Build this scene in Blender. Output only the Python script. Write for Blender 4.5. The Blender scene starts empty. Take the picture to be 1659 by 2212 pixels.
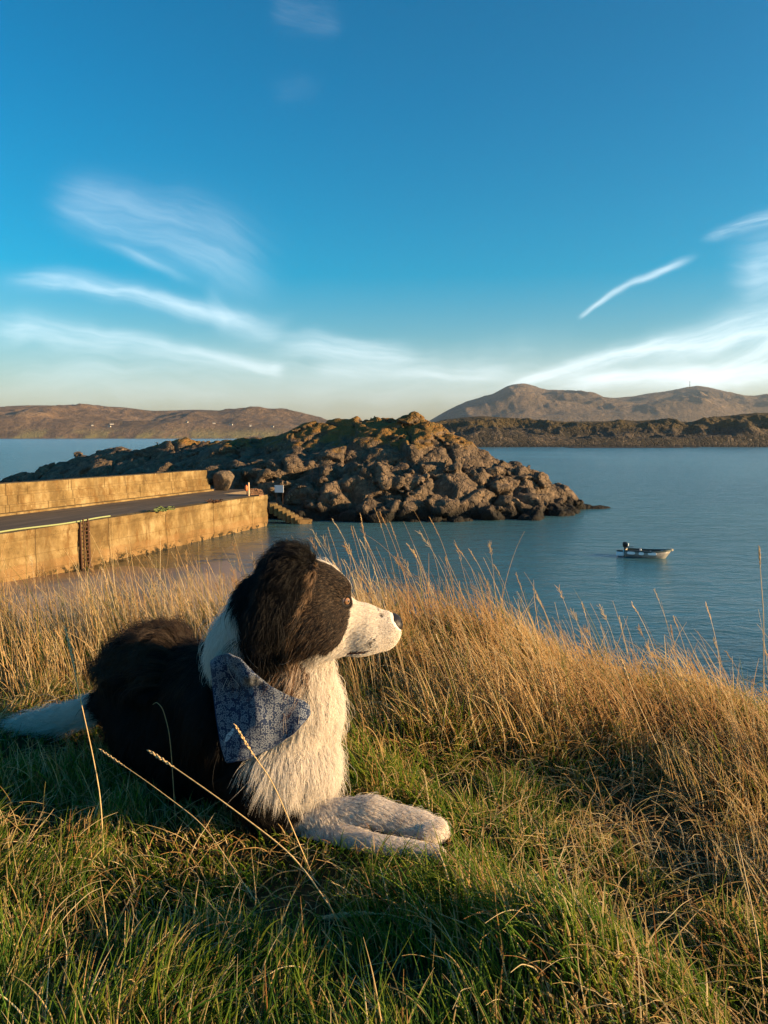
import bpy, math, random
import numpy as np
from mathutils import Vector
from mathutils.kdtree import KDTree

# ------------------------------------------------------------------ camera, sky, sun, exposure
S = bpy.context.scene
FPX, UC, VC = 1661.6, 829.5, 1106.0        # focal length and centre of a 1659 x 2212 view
PITCH = math.radians(5.62)
EYE = np.array([0.0, 0.0, 9.5])            # eye height above the sea, metres
SUN_EL, SUN_AZ = math.radians(11.5), math.radians(102)     # azimuth clockwise from the view direction (+Y)

cam = bpy.data.cameras.new('camera')
cam.sensor_fit = 'VERTICAL'
cam.sensor_height = 36.0
cam.lens = 36.0 * FPX / 2212.0
cam.clip_start, cam.clip_end = 0.05, 80000.0
cam_o = bpy.data.objects.new('camera', cam)
S.collection.objects.link(cam_o)
cam_o.location = EYE
cam_o.rotation_euler = (math.pi / 2 - PITCH, 0, 0)
S.camera = cam_o
S.view_settings.view_transform = 'Standard'
S.view_settings.look = 'None'
S.view_settings.exposure = 1.5
S.view_settings.gamma = 1.0
S.cycles.max_bounces = 8
S.cycles.diffuse_bounces = 3
S.cycles.glossy_bounces = 3
S.cycles.transparent_max_bounces = 12
S.cycles.volume_bounces = 0
S.cycles_curves.shape = 'RIBBONS'
S.cycles_curves.subdivisions = 2

sunl = bpy.data.lights.new('sun', 'SUN')
sunl.energy = 5.0
sunl.angle = math.radians(0.5)
sunl.color = (1.0, 0.66, 0.33)
sun_o = bpy.data.objects.new('sun', sunl)
S.collection.objects.link(sun_o)
sd = Vector((math.sin(SUN_AZ) * math.cos(SUN_EL), math.cos(SUN_AZ) * math.cos(SUN_EL), math.sin(SUN_EL)))
sun_o.rotation_euler = sd.to_track_quat('Z', 'Y').to_euler()


class NT:
    """a few lines of shorthand for node trees"""
    def __init__(self, tree):
        self.t = tree
        tree.nodes.clear()

    def n(self, kind, **kw):
        nd = self.t.nodes.new(kind)
        for k, v in kw.items():
            setattr(nd, k, v)
        return nd

    def put(self, sock, v):
        if isinstance(v, bpy.types.NodeSocket):
            self.t.links.new(v, sock)
        elif v is not None:
            if hasattr(sock.default_value, '__len__') and not hasattr(v, '__len__'):
                v = (v,) * len(sock.default_value)
            if hasattr(sock.default_value, '__len__') and len(sock.default_value) == 4 and len(v) == 3:
                v = (*v, 1)
            sock.default_value = v

    def m(self, op, a, b=None, c=None, clamp=False):
        nd = self.n('ShaderNodeMath', operation=op, use_clamp=clamp)
        for i, v in enumerate((a, b, c)):
            if v is not None:
                self.put(nd.inputs[i], v)
        return nd.outputs[0]

    def vm(self, op, a, b=None, out=0):
        nd = self.n('ShaderNodeVectorMath', operation=op)
        self.put(nd.inputs[0], a)
        if b is not None:
            self.put(nd.inputs['Scale' if op == 'SCALE' else 1], b)
        return nd.outputs[out]

    def mix(self, f, a, b, blend='MIX'):
        nd = self.n('ShaderNodeMix', data_type='RGBA', blend_type=blend)
        self.put(nd.inputs[0], f)
        self.put(nd.inputs[6], a)
        self.put(nd.inputs[7], b)
        return nd.outputs[2]

    def noise(self, vec, scale, detail=3, rough=0.5, dist=0.0, color=False):
        nd = self.n('ShaderNodeTexNoise')
        if vec is not None:
            self.put(nd.inputs['Vector'], vec)
        nd.inputs['Scale'].default_value = scale
        nd.inputs['Detail'].default_value = detail
        nd.inputs['Roughness'].default_value = rough
        nd.inputs['Distortion'].default_value = dist
        return nd.outputs['Color' if color else 0]

    def voro(self, vec, scale, feature='F1', out='Distance', rnd=1.0):
        nd = self.n('ShaderNodeTexVoronoi', feature=feature)
        if vec is not None:
            self.put(nd.inputs['Vector'], vec)
        nd.inputs['Scale'].default_value = scale
        nd.inputs['Randomness'].default_value = rnd
        return nd.outputs[out]

    def ramp(self, f, stops):
        nd = self.n('ShaderNodeValToRGB')
        self.put(nd.inputs[0], f)
        el = nd.color_ramp.elements
        while len(el) < len(stops):
            el.new(0.5)
        for e, (p, c) in zip(el, stops):
            e.position = p
            e.color = (*c, 1) if hasattr(c, '__len__') else (c, c, c, 1)
        return nd.outputs[0]

    def sstep(self, x, a, b):
        nd = self.n('ShaderNodeMapRange', interpolation_type='SMOOTHSTEP')
        self.put(nd.inputs[0], x)
        nd.inputs[1].default_value, nd.inputs[2].default_value = a, b
        return nd.outputs[0]

    def xyz(self, v):
        nd = self.n('ShaderNodeSeparateXYZ')
        self.put(nd.inputs[0], v)
        return nd.outputs

    def comb(self, x, y, z):
        nd = self.n('ShaderNodeCombineXYZ')
        for i, v in enumerate((x, y, z)):
            self.put(nd.inputs[i], v)
        return nd.outputs[0]

    def attr(self, name, out='Color'):
        nd = self.n('ShaderNodeAttribute', attribute_name=name)
        return nd.outputs[out]

    def bump(self, h, dist, strength=1.0, normal=None):
        nd = self.n('ShaderNodeBump')
        nd.inputs['Distance'].default_value = dist
        nd.inputs['Strength'].default_value = strength
        self.put(nd.inputs['Height'], h)
        if normal is not None:
            self.put(nd.inputs['Normal'], normal)
        return nd.outputs[0]

    def bsdf(self, color, rough=0.8, normal=None, spec=0.3, **kw):
        nd = self.n('ShaderNodeBsdfPrincipled')
        self.put(nd.inputs['Base Color'], color)
        self.put(nd.inputs['Roughness'], rough)
        nd.inputs['Specular IOR Level'].default_value = spec
        if normal is not None:
            self.put(nd.inputs['Normal'], normal)
        for k, v in kw.items():
            self.put(nd.inputs[k.replace('_', ' ')], v)
        return nd.outputs[0]

    def out(self, sh, kind='ShaderNodeOutputMaterial', sock=0):
        o = self.n(kind)
        self.t.links.new(sh, o.inputs[sock])


def mat(name):
    m = bpy.data.materials.new(name)
    m.use_nodes = True
    return m, NT(m.node_tree)


# camera-model helpers: turn a place in the picture into a point of the world at a known depth or height
cP, sP = math.cos(PITCH), math.sin(PITCH)


def ray(u, v):
    a, b = (u - UC) / FPX, (VC - v) / FPX
    return np.array([a, cP + b * sP, -sP + b * cP])


def at_y(u, v, Y):
    d = ray(u, v)
    return EYE + d * (Y / d[1])


def at_z(u, v, z):
    d = ray(u, v)
    return EYE + d * ((z - EYE[2]) / d[2])


# ---- sky
W = bpy.data.worlds.new('World')
S.world = W
W.use_nodes = True
k = NT(W.node_tree)
sky = k.n('ShaderNodeTexSky', sky_type='NISHITA')
sky.sun_disc = False
sky.sun_elevation = SUN_EL
sky.sun_rotation = SUN_AZ
sky.altitude = 0
sky.air_density = 1.0
sky.dust_density = 0.6
sky.ozone_density = 3.0
gdir = k.n('ShaderNodeTexCoord').outputs['Generated']
X, Y, Z = k.xyz(gdir)
az = k.m('ARCTAN2', X, Y)
el = k.m('ARCSINE', Z)
grade = k.ramp(k.m('MULTIPLY', el, 1.0), [(0.0, (1.34, 1.05, 0.80)), (0.05, (1.12, 1.0, 0.90)), (0.12, (0.58, 1.0, 1.0)), (0.20, (0.03, 0.94, 1.07)), (0.4, (0.0, 0.84, 1.05)), (0.62, (0.0, 0.76, 0.97))])
skyc = k.mix(1.0, sky.outputs[0], grade, 'MULTIPLY')


def azel(u, v):
    d = ray(u, v)
    d = d / np.linalg.norm(d)
    return math.atan2(d[0], d[1]), math.asin(d[2])


AE = k.comb(az, el, 0.0)
WARP = k.vm('SUBTRACT', k.noise(AE, 6.0, 3, 0.55, color=True), (0.5, 0.5, 0.5))
WAE = k.vm('ADD', AE, k.vm('SCALE', WARP, 0.035))


def streak(a, b, wa, wb, bend, op, grain=7.0, fade=(0.15, 0.25), lo=0.25, soft_up=1.0):
    """one cirrus band on the sky sphere, from direction a to direction b"""
    A, B = np.array(azel(*a)), np.array(azel(*b))
    L = np.linalg.norm(B - A)
    t_ = (B - A) / L
    n_ = np.array([-t_[1], t_[0]])
    rel = k.vm('SUBTRACT', WAE, (A[0], A[1], 0))
    t = k.m('DIVIDE', k.vm('DOT_PRODUCT', rel, (t_[0], t_[1], 0), 1), L)
    s = k.vm('DOT_PRODUCT', rel, (n_[0], n_[1], 0), 1)
    s = k.m('ADD', s, k.m('MULTIPLY', k.m('MULTIPLY', t, k.m('SUBTRACT', t, 1.0)), bend))
    w = k.m('MULTIPLY_ADD', t, wb - wa, wa)
    fray = k.noise(k.comb(k.m('MULTIPLY', t, L * 9), a[1] * .013, 0), 1.0, 3, .5)
    s = k.m('ADD', s, k.m('MULTIPLY', k.m('SUBTRACT', fray, .5), k.m('MULTIPLY', w, 1.3)))
    w = k.m('MAXIMUM', w, 0.002)
    q = k.m('DIVIDE', s, w)
    up = k.m('MULTIPLY', k.m('MAXIMUM', q, 0.0), 1.0 / soft_up)
    q = k.m('ADD', up, k.m('MINIMUM', q, 0.0))
    g = k.m('EXPONENT', k.m('MULTIPLY', k.m('MULTIPLY', q, q), -1.0))
    f = k.m('MULTIPLY', k.sstep(t, 0.0, fade[0]), k.m('SUBTRACT', 1.0, k.sstep(t, 1.0 - fade[1], 1.0)))
    nz = k.noise(k.comb(k.m('MULTIPLY', t, grain * L * .8), k.m('MULTIPLY', s, grain * 6), a[0] * .01), 1.0, 8, 0.66, .5)
    val = k.m('MULTIPLY', k.m('MULTIPLY', g, f), k.m('MULTIPLY_ADD', k.sstep(nz, 0.2, 0.85), .85, lo * .9))
    return k.m('MULTIPLY', k.sstep(val, .0, 1.5), op * 1.25)


bands = [
    streak((60, 440), (650, 690), .022, .036, .12, .19, 6, (.2, .4), .45, 1.9),
    streak((150, 505), (470, 640), .007, .010, .03, .24, 7, (.5, .5), .4),
    streak((430, 560), (650, 715), .013, .024, -.16, .26, 6, (.5, .2), .4),
    streak((-60, 600), (700, 770), .013, .013, .10, .40, 8, (.2, .35), .4),
    streak((520, 735), (960, 775), .018, .014, .0, .45, 6, (.4, .3), .5),
    streak((-120, 700), (640, 805), .020, .010, .05, .40, 6, (.2, .06), .45),
    streak((650, 800), (1260, 800), .010, .018, .0, .35, 5, (.1, .4), .5),
    streak((1235, 697), (1545, 545), .0032, .0062, .05, .46, 12, (.08, .35), .35),
    streak((1500, 528), (1780, 430), .004, .015, .0, .55, 10, (.3, .1), .15),
    streak((1540, 580), (1800, 560), .03, .05, .0, .30, 7, (.4, .1), .5),
    streak((1040, 842), (1800, 660), .006, .028, .0, .66, 7, (.15, .1), .4),
    streak((1400, 835), (1760, 680), .010, .018, -.05, .55, 9, (.3, .1), .4),
    streak((1100, 840), (1900, 780), .010, .020, .0, .62, 6, (.3, .1), .55),
    streak((560, 5), (760, 50), .02, .022, .0, .09, 12, (.3, .3), .1),
    streak((560, 200), (720, 190), .02, .014, .0, .04, 12, (.4, .4), .1),
    streak((-300, 800), (2000, 800), .045, .045, .0, .22, 4, (.2, .2), .6),
]
tot = bands[0]
for b_ in bands[1:]:
    tot = k.m('SUBTRACT', 1.0, k.m('MULTIPLY', k.m('SUBTRACT', 1.0, tot), k.m('SUBTRACT', 1.0, b_)))
SKY_STRENGTH = 0.064
final = k.mix(k.m('MINIMUM', tot, 0.95), skyc, tuple(c / SKY_STRENGTH for c in (0.56, 0.615, 0.64)))
bg = k.n('ShaderNodeBackground')
k.put(bg.inputs[0], final)
bg.inputs[1].default_value = SKY_STRENGTH
k.out(bg.outputs[0], 'ShaderNodeOutputWorld')

# ------------------------------------------------------------------ numpy tools
RNG = np.random.default_rng(7)


def _hash(ix, iy, iz, seed):
    h = (ix.astype(np.int64) * 374761393 + iy.astype(np.int64) * 668265263 + iz.astype(np.int64) * 2147483647 + seed * 974711) & 0xffffffff
    h = ((h ^ (h >> 13)) * 1274126177) & 0xffffffff
    h = ((h ^ (h >> 16)) * 2246822519) & 0xffffffff
    return ((h ^ (h >> 15)) & 0xffff).astype(np.float64) / 32767.5 - 1.0


def vnoise(x, y, z=None, seed=0):
    """smooth value noise, -1..1"""
    x, y = np.asarray(x, float), np.asarray(y, float)
    z = np.zeros_like(x) if z is None else np.asarray(z, float)
    xi, yi, zi = np.floor(x), np.floor(y), np.floor(z)
    fx, fy, fz = x - xi, y - yi, z - zi
    fx, fy, fz = [f * f * f * (f * (f * 6 - 15) + 10) for f in (fx, fy, fz)]
    r = 0
    for dx in (0, 1):
        wx = fx if dx else 1 - fx
        for dy in (0, 1):
            wy = fy if dy else 1 - fy
            for dz in (0, 1):
                wz = fz if dz else 1 - fz
                r = r + wx * wy * wz * _hash(xi + dx, yi + dy, zi + dz, seed)
    return r


def fbm(x, y, z=None, octv=4, seed=0, gain=0.5, ridged=False):
    a, r, f = 1.0, 0.0, 1.0
    for o in range(octv):
        n = vnoise(np.asarray(x) * f, np.asarray(y) * f, None if z is None else np.asarray(z) * f, seed + o * 17)
        r = r + a * ((1 - 2 * np.abs(n)) if ridged else n)
        a *= gain
        f *= 2.03
    return r


def sm(x, a, b):
    t = np.clip((np.asarray(x, float) - a) / (b - a), 0, 1)
    return t * t * (3 - 2 * t)


def mesh_np(name, V, F, smooth=True, mats=(), attrs=None, parent=None):
    me = bpy.data.meshes.new(name)
    V = np.asarray(V, np.float32)
    if isinstance(F, np.ndarray) and F.ndim == 2:
        n = F.shape[1]
        me.vertices.add(len(V))
        me.vertices.foreach_set('co', V.ravel())
        me.loops.add(F.size)
        me.loops.foreach_set('vertex_index', F.astype(np.int32).ravel())
        me.polygons.add(len(F))
        me.polygons.foreach_set('loop_start', np.arange(0, F.size, n, dtype=np.int32))
        me.update(calc_edges=True)
    else:
        me.from_pydata([tuple(map(float, v)) for v in V], [], [tuple(map(int, f)) for f in F])
    me.validate()
    if smooth:
        me.polygons.foreach_set('use_smooth', [True] * len(me.polygons))
    for m_ in mats:
        me.materials.append(m_)
    for an, av in (attrs or {}).items():
        av = np.asarray(av, np.float32)
        if av.ndim == 1:
            at = me.attributes.new(an, 'FLOAT', 'POINT')
            at.data.foreach_set('value', av)
        elif av.shape[1] == 3:
            at = me.attributes.new(an, 'FLOAT_VECTOR', 'POINT')
            at.data.foreach_set('vector', av.ravel())
        else:
            at = me.attributes.new(an, 'FLOAT_COLOR', 'POINT')
            at.data.foreach_set('color', av.ravel())
    o = bpy.data.objects.new(name, me)
    S.collection.objects.link(o)
    if parent is not None:
        o.parent = parent
    return o


def tag(o, label=None, cat=None, group=None, kind=None):
    for kk, vv in (('label', label), ('category', cat), ('group', group), ('kind', kind)):
        if vv:
            o[kk] = vv
    return o


def root(name, loc, rz=0.0, **kw):
    o = bpy.data.objects.new(name, None)
    S.collection.objects.link(o)
    o.location = loc
    o.rotation_euler = (0, 0, rz)
    return tag(o, **kw)


def grid_faces(nx, ny):
    i = np.arange(nx - 1)[:, None] * ny + np.arange(ny - 1)[None, :]
    return np.stack([i, i + ny, i + ny + 1, i + 1], -1).reshape(-1, 4)


def sheet(name, xs, ys, zf, mats, attrs=None, **kw):
    XX, YY = np.meshgrid(xs, ys, indexing='ij')
    ZZ = zf(XX, YY)
    V = np.stack([XX, YY, ZZ], -1).reshape(-1, 3)
    at = {an: af(XX, YY, ZZ).reshape(-1) for an, af in (attrs or {}).items()}
    o = mesh_np(name, V, grid_faces(len(xs), len(ys)), True, mats, at)
    return tag(o, **kw)


class MB:
    """collects boxes, tubes and lofts into one mesh"""
    def __init__(self):
        self.v, self.f = [], []

    def add(self, v, f):
        b = len(self.v)
        self.v += [tuple(map(float, p)) for p in v]
        self.f += [tuple(b + i for i in q) for q in f]
        return self

    def hexa(self, p):
        """eight corners: bottom ring of four, then top ring of four"""
        return self.add(p, [(3, 2, 1, 0), (4, 5, 6, 7), (0, 1, 5, 4), (1, 2, 6, 5), (2, 3, 7, 6), (3, 0, 4, 7)])

    def box(self, c, s, rz=0.0):
        ca, sa = math.cos(rz), math.sin(rz)
        P = []
        for dz in (-.5, .5):
            for dx, dy in ((-.5, -.5), (.5, -.5), (.5, .5), (-.5, .5)):
                x, y = dx * s[0], dy * s[1]
                P.append((c[0] + ca * x - sa * y, c[1] + sa * x + ca * y, c[2] + dz * s[2]))
        return self.hexa(P)

    def tube(self, pts, r, n=8):
        pts = [np.asarray(p, float) for p in pts]
        rr = r if hasattr(r, '__len__') else [r] * len(pts)
        V, Fc = [], []
        for i, p in enumerate(pts):
            d = pts[min(i + 1, len(pts) - 1)] - pts[max(i - 1, 0)]
            d = d / (np.linalg.norm(d) + 1e-9)
            a = np.cross(d, (0, 0, 1) if abs(d[2]) < .9 else (1, 0, 0))
            a /= np.linalg.norm(a)
            b = np.cross(d, a)
            for j in range(n):
                t = 2 * math.pi * j / n
                V.append(p + rr[i] * (a * math.cos(t) + b * math.sin(t)))
        for i in range(len(pts) - 1):
            for j in range(n):
                k2 = (j + 1) % n
                Fc.append((i * n + j, i * n + k2, (i + 1) * n + k2, (i + 1) * n + j))
        Fc.append(tuple(range(n - 1, -1, -1)))
        Fc.append(tuple((len(pts) - 1) * n + j for j in range(n)))
        return self.add(V, Fc)

    def build(self, name, m_, parent=None, smooth=False, bevel=0.0):
        o = mesh_np(name, self.v, self.f, smooth, [m_], None, parent)
        if bevel:
            b = o.modifiers.new('bevel', 'BEVEL')
            b.width = bevel
            b.segments = 2
        return o


def surface_nets(F, org, h):
    """naive surface nets of a sampled distance field; negative is inside"""
    nx, ny, nz = F.shape
    ins = F < 0
    c = np.zeros((nx - 1, ny - 1, nz - 1), np.uint8)
    offs = [(a, b, d) for a in (0, 1) for b in (0, 1) for d in (0, 1)]
    for a, b, d in offs:
        c += ins[a:nx - 1 + a, b:ny - 1 + b, d:nz - 1 + d]
    act = np.argwhere((c > 0) & (c < 8))
    vals = np.stack([F[act[:, 0] + a, act[:, 1] + b, act[:, 2] + d] for a, b, d in offs], 1).astype(float)
    O = np.array(offs, float)
    acc = np.zeros((len(act), 3))
    cnt = np.zeros(len(act))
    for i in range(8):
        for j in range(i + 1, 8):
            if np.abs(O[i] - O[j]).sum() != 1:
                continue
            va, vb = vals[:, i], vals[:, j]
            cr = (va < 0) != (vb < 0)
            t = np.where(cr, va / np.where(cr, va - vb, 1), 0)
            acc += np.where(cr[:, None], O[i] + t[:, None] * (O[j] - O[i]), 0)
            cnt += cr
    V = (act + acc / cnt[:, None]) * h + org
    idx = -np.ones((nx - 1, ny - 1, nz - 1), np.int32)
    idx[act[:, 0], act[:, 1], act[:, 2]] = np.arange(len(act))
    quads = []
    for ax in range(3):
        b, d = [(1, 2), (2, 0), (0, 1)][ax]
        sl0 = [slice(None)] * 3
        sl1 = [slice(None)] * 3
        sl0[ax], sl1[ax] = slice(0, -1), slice(1, None)
        A, B = ins[tuple(sl0)], ins[tuple(sl1)]
        e = np.argwhere(A != B)
        e = e[(e[:, b] > 0) & (e[:, d] > 0) & (e[:, b] < F.shape[b] - 1) & (e[:, d] < F.shape[d] - 1)]
        flip = A[e[:, 0], e[:, 1], e[:, 2]]
        eb, ed = np.eye(3, dtype=int)[b], np.eye(3, dtype=int)[d]
        q = []
        for o_ in (-eb - ed, -ed, 0 * eb, -eb):
            cc = e + o_
            q.append(idx[cc[:, 0], cc[:, 1], cc[:, 2]])
        q = np.stack(q, 1)
        q[~flip] = q[~flip][:, ::-1]
        quads.append(q)
    Q = np.concatenate(quads)
    return V, Q[(Q >= 0).all(1)]


def curves_np(name, P, R, col, m_, parent=None):
    """P (N,K,3) points, R (N,K) radii, col (N,3): one hair-curves object"""
    N, K = P.shape[:2]
    cu = bpy.data.hair_curves.new(name)
    cu.add_curves([K] * N)
    pa = cu.attributes.get('position') or cu.attributes.new('position', 'FLOAT_VECTOR', 'POINT')
    pa.data.foreach_set('vector', np.ascontiguousarray(P, np.float32).ravel())
    ra = cu.attributes.get('radius') or cu.attributes.new('radius', 'FLOAT', 'POINT')
    ra.data.foreach_set('value', np.ascontiguousarray(R, np.float32).ravel())
    ca = cu.attributes.new('tint', 'FLOAT_COLOR', 'CURVE')
    ca.data.foreach_set('color', np.concatenate([col, np.ones((N, 1))], 1).astype(np.float32).ravel())
    cu.materials.append(m_)
    o = bpy.data.objects.new(name, cu)
    S.collection.objects.link(o)
    if parent is not None:
        o.parent = parent
    return o

# ------------------------------------------------------------------ materials of the setting
def rock_mat(name, c0, c1, c2, scale, moss=None, wet=None):
    m_, k = mat(name)
    P = k.n('ShaderNodeNewGeometry').outputs['Position']
    n1 = k.noise(P, scale, 6, 0.65)
    n2 = k.noise(P, scale * 4.3, 5, 0.7)
    f = k.m('ADD', k.m('MULTIPLY', n1, .6), k.m('MULTIPLY', n2, .4))
    c = k.ramp(f, [(.34, c0), (.5, c1), (.66, c2)])
    crack = k.voro(k.vm('ADD', P, k.vm('SCALE', k.noise(P, scale * 2, 3, color=True), 1.2)), scale * 2.2, 'DISTANCE_TO_EDGE')
    c = k.mix(k.m('MULTIPLY', k.sstep(k.noise(P, scale * 3.1, 6, .72), .58, .68), .7), c, tuple(min(1, q * 1.5 + .03) for q in c2))
    if moss:
        z = k.xyz(P)[2]
        nz = k.xyz(k.n('ShaderNodeNewGeometry').outputs['Normal'])[2]
        g = k.m('ADD', k.m('MULTIPLY', k.sstep(z, moss[0], moss[1]), 1.0), k.m('MULTIPLY', k.m('SUBTRACT', k.noise(P, .35, 5, .7), .5), 2.6))
        g = k.m('MULTIPLY', k.sstep(g, .45, .8), k.sstep(nz, .15, .7))
        c = k.mix(g, c, k.ramp(k.noise(P, 2.2, 4), [(.35, moss[2]), (.65, moss[3])]))
    if wet:
        z = k.xyz(P)[2]
        zz = k.m('ADD', z, k.m('MULTIPLY', k.m('SUBTRACT', k.noise(P, .8, 3), .5), 1.2))
        c = k.mix(k.m('SUBTRACT', 1.0, k.sstep(zz, wet[0], wet[1])), c, wet[2])
    h = k.m('ADD', k.m('MULTIPLY', k.noise(P, scale * 3, 7, .65), 1.0), k.m('MULTIPLY', k.sstep(crack, 0, .12), .5))
    k.out(k.bsdf(c, 0.85, k.bump(h, .22 / scale, .7), .2))
    return m_


def hill_mat(name, stops, scale, patch=None, bump=1.0):
    m_, k = mat(name)
    P = k.n('ShaderNodeNewGeometry').outputs['Position']
    f = k.m('ADD', k.m('MULTIPLY', k.noise(P, scale, 7, .62), .65), k.m('MULTIPLY', k.noise(P, scale * 7, 5, .7), .35))
    c = k.ramp(f, stops)
    if patch:
        z = k.xyz(P)[2]
        c = k.mix(k.m('MULTIPLY', k.m('SUBTRACT', 1.0, k.sstep(z, patch[0], patch[1])), k.sstep(k.noise(P, scale * 2.5, 4), .42, .6)), c, patch[2])
    h = k.noise(P, scale * 5, 8, .7)
    k.out(k.bsdf(c, .95, k.bump(h, bump / scale * .12, 1.0), .1))
    return m_


# ------------------------------------------------------------------ sea, beach
PIER_A, PIER_D = np.array([-12.4, 81.5]), np.array([11.9, 33.2]) / math.hypot(11.9, 33.2)   # outer corner, direction along the quay


def shore_y(x):
    x = np.asarray(x, float)
    return np.interp(x, [-200, -60, -22, -12, -8, -4, 0, 6, 40], [38, 44, 54, 57, 50, 33, 22, 14, 9]) + 1.2 * np.sin(x * .9)


def beach_z(x, y):
    z = (shore_y(x) - y) * .05
    z = np.where(z < 0, z * 1.3, z)
    return np.clip(z, -5, 1.8) + .02 * fbm(x * .4, y * .4, octv=3, seed=5)


m_sand, k = mat('wet_sand')
P = k.n('ShaderNodeNewGeometry').outputs['Position']
z = k.xyz(P)[2]
c = k.ramp(k.noise(P, .35, 6, .6), [(.35, (.24, .165, .11)), (.65, (.35, .26, .18))])
c = k.mix(k.m('SUBTRACT', 1.0, k.sstep(z, .02, .5)), c, (.18, .115, .072))
rg = k.m('MULTIPLY_ADD', k.sstep(z, .05, .6), .5, .35)
k.out(k.bsdf(c, rg, k.bump(k.noise(P, 3, 5, .6), .08, .6), .4))
sheet('beach', np.linspace(-60, 60, 121), np.linspace(3.5, 110, 160), beach_z, [m_sand], kind='structure')

m_sea, k = mat('sea_water')
P = k.n('ShaderNodeNewGeometry').outputs['Position']
dep = k.attr('depth', 'Fac')
px, py, pz = k.xyz(P)
w1 = k.noise(k.comb(k.m('MULTIPLY', px, .55), k.m('MULTIPLY', py, 1.0), 0), .55, 5, .6, .6)
w2 = k.noise(k.comb(k.m('MULTIPLY', px, .6), py, 3.0), 2.1, 4, .6, .4)
w3 = k.noise(k.comb(k.m('MULTIPLY', px, .5), py, 7.0), .10, 3, .55)
calm = k.m('MULTIPLY_ADD', k.sstep(dep, -.2, 5.0), .75, .25)
h = k.m('ADD', k.m('ADD', k.m('MULTIPLY', w1, 1.25), k.m('MULTIPLY', w2, .45)), k.m('MULTIPLY', w3, 1.2))
nb = k.bump(k.m('MULTIPLY', h, calm), .42, 1.0)
deep = k.mix(k.sstep(k.noise(P, .012, 4, .6), .35, .65), (.040, .125, .150), (.060, .165, .190))
dif = k.n('ShaderNodeBsdfDiffuse')
k.put(dif.inputs[0], deep)
tr = k.n('ShaderNodeBsdfTransparent')
k.put(tr.inputs[0], k.mix(k.sstep(dep, 0, 2.5), (.95, .96, .93), (.35, .72, .72)))
body = k.n('ShaderNodeMixShader')
k.put(body.inputs[0], k.sstep(dep, -.05, 2.2))
k.t.links.new(tr.outputs[0], body.inputs[1])
k.t.links.new(dif.outputs[0], body.inputs[2])
gl = k.n('ShaderNodeBsdfGlossy')
gl.inputs['Roughness'].default_value = .16
k.put(gl.inputs['Normal'], nb)
k.put(gl.inputs[0], (.85, .93, 1.0))
fr = k.n('ShaderNodeFresnel')
fr.inputs[0].default_value = 1.333
k.put(fr.inputs[1], nb)
wm = k.n('ShaderNodeMixShader')
k.put(wm.inputs[0], k.m('MULTIPLY', fr.outputs[0], 1.0))
k.t.links.new(body.outputs[0], wm.inputs[1])
k.t.links.new(gl.outputs[0], wm.inputs[2])
k.out(wm.outputs[0])
ax = np.concatenate([[-12000, -5000, -2500, -700, -250, -120], np.linspace(-60, 60, 121), [120, 250, 700, 2500, 5000, 12000]])
ay = np.concatenate([[-300, -120, -40], np.linspace(3.5, 110, 160), [160, 300, 700, 2000, 5000, 12000]])


def sea_depth(x, y, z):
    d = -beach_z(x, np.maximum(y, 3.5))
    return np.where((np.abs(x) > 61) | (y > 111), 5.0, d)


sheet('sea', ax, ay, lambda x, y: 0 * x, [m_sea], {'depth': sea_depth}, kind='structure')
fx = np.array([-3000, -600, -120, 120, 600, 3000.])

# ------------------------------------------------------------------ far hills
def far_hill(name, prof, y0, y1, y2, rough, m_, seed, shore=0.0, nu=420, nt=70, zmul=1.0, amp=.09):
    """hill range whose crest line follows the skyline (u, v) pairs, rising from its shore at y0 to its crest at y1"""
    us, vs = zip(*prof)
    uu = np.linspace(us[0], us[-1], nu)
    cv = np.interp(uu, us, vs)
    ker = np.ones(5) / 5
    cv = np.convolve(np.pad(cv, 2, 'edge'), ker, 'valid')
    t = np.concatenate([np.linspace(-.03, 1, nt), np.linspace(1.06, 1.9, 14)])
    U, T = np.meshgrid(uu, t, indexing='ij')
    yy = np.where(T <= 1, y0 + (y1 - y0) * T, y1 + (y2 - y1) * (T - 1) / .9)
    xx = (U - UC) / FPX * (yy if zmul == 1 else yy)
    crest = np.array([at_y(a, b, y1)[2] for a, b in zip(uu, cv)])[:, None]
    rise = np.where(T <= 1, np.clip(T, 0, 1) ** .75 * .8 + .2 * sm(T, 0, .12), 1 - sm(T, 1, 1.95))
    n = fbm(xx / rough, yy / rough, octv=6, seed=seed, gain=.55, ridged=True)
    bumpy = np.clip(crest, 5, None) * amp * n * sm(T, 0, .25) * (1 - .85 * sm(T, .6, 1.0))
    zz = crest * rise + bumpy - 3 * (1 - sm(T, -.03, .02)) + shore * sm(T, 0, .02)
    o = mesh_np(name, np.stack([xx, yy, zz], -1).reshape(-1, 3), grid_faces(nu, len(t)), True, [m_])
    tag(o, kind='structure')
    return lambda u, tt: (lambda i, j: (xx[i, j], yy[i, j], zz[i, j]))(int(np.argmin(abs(uu - u))), int(np.argmin(abs(t - tt))))


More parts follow.
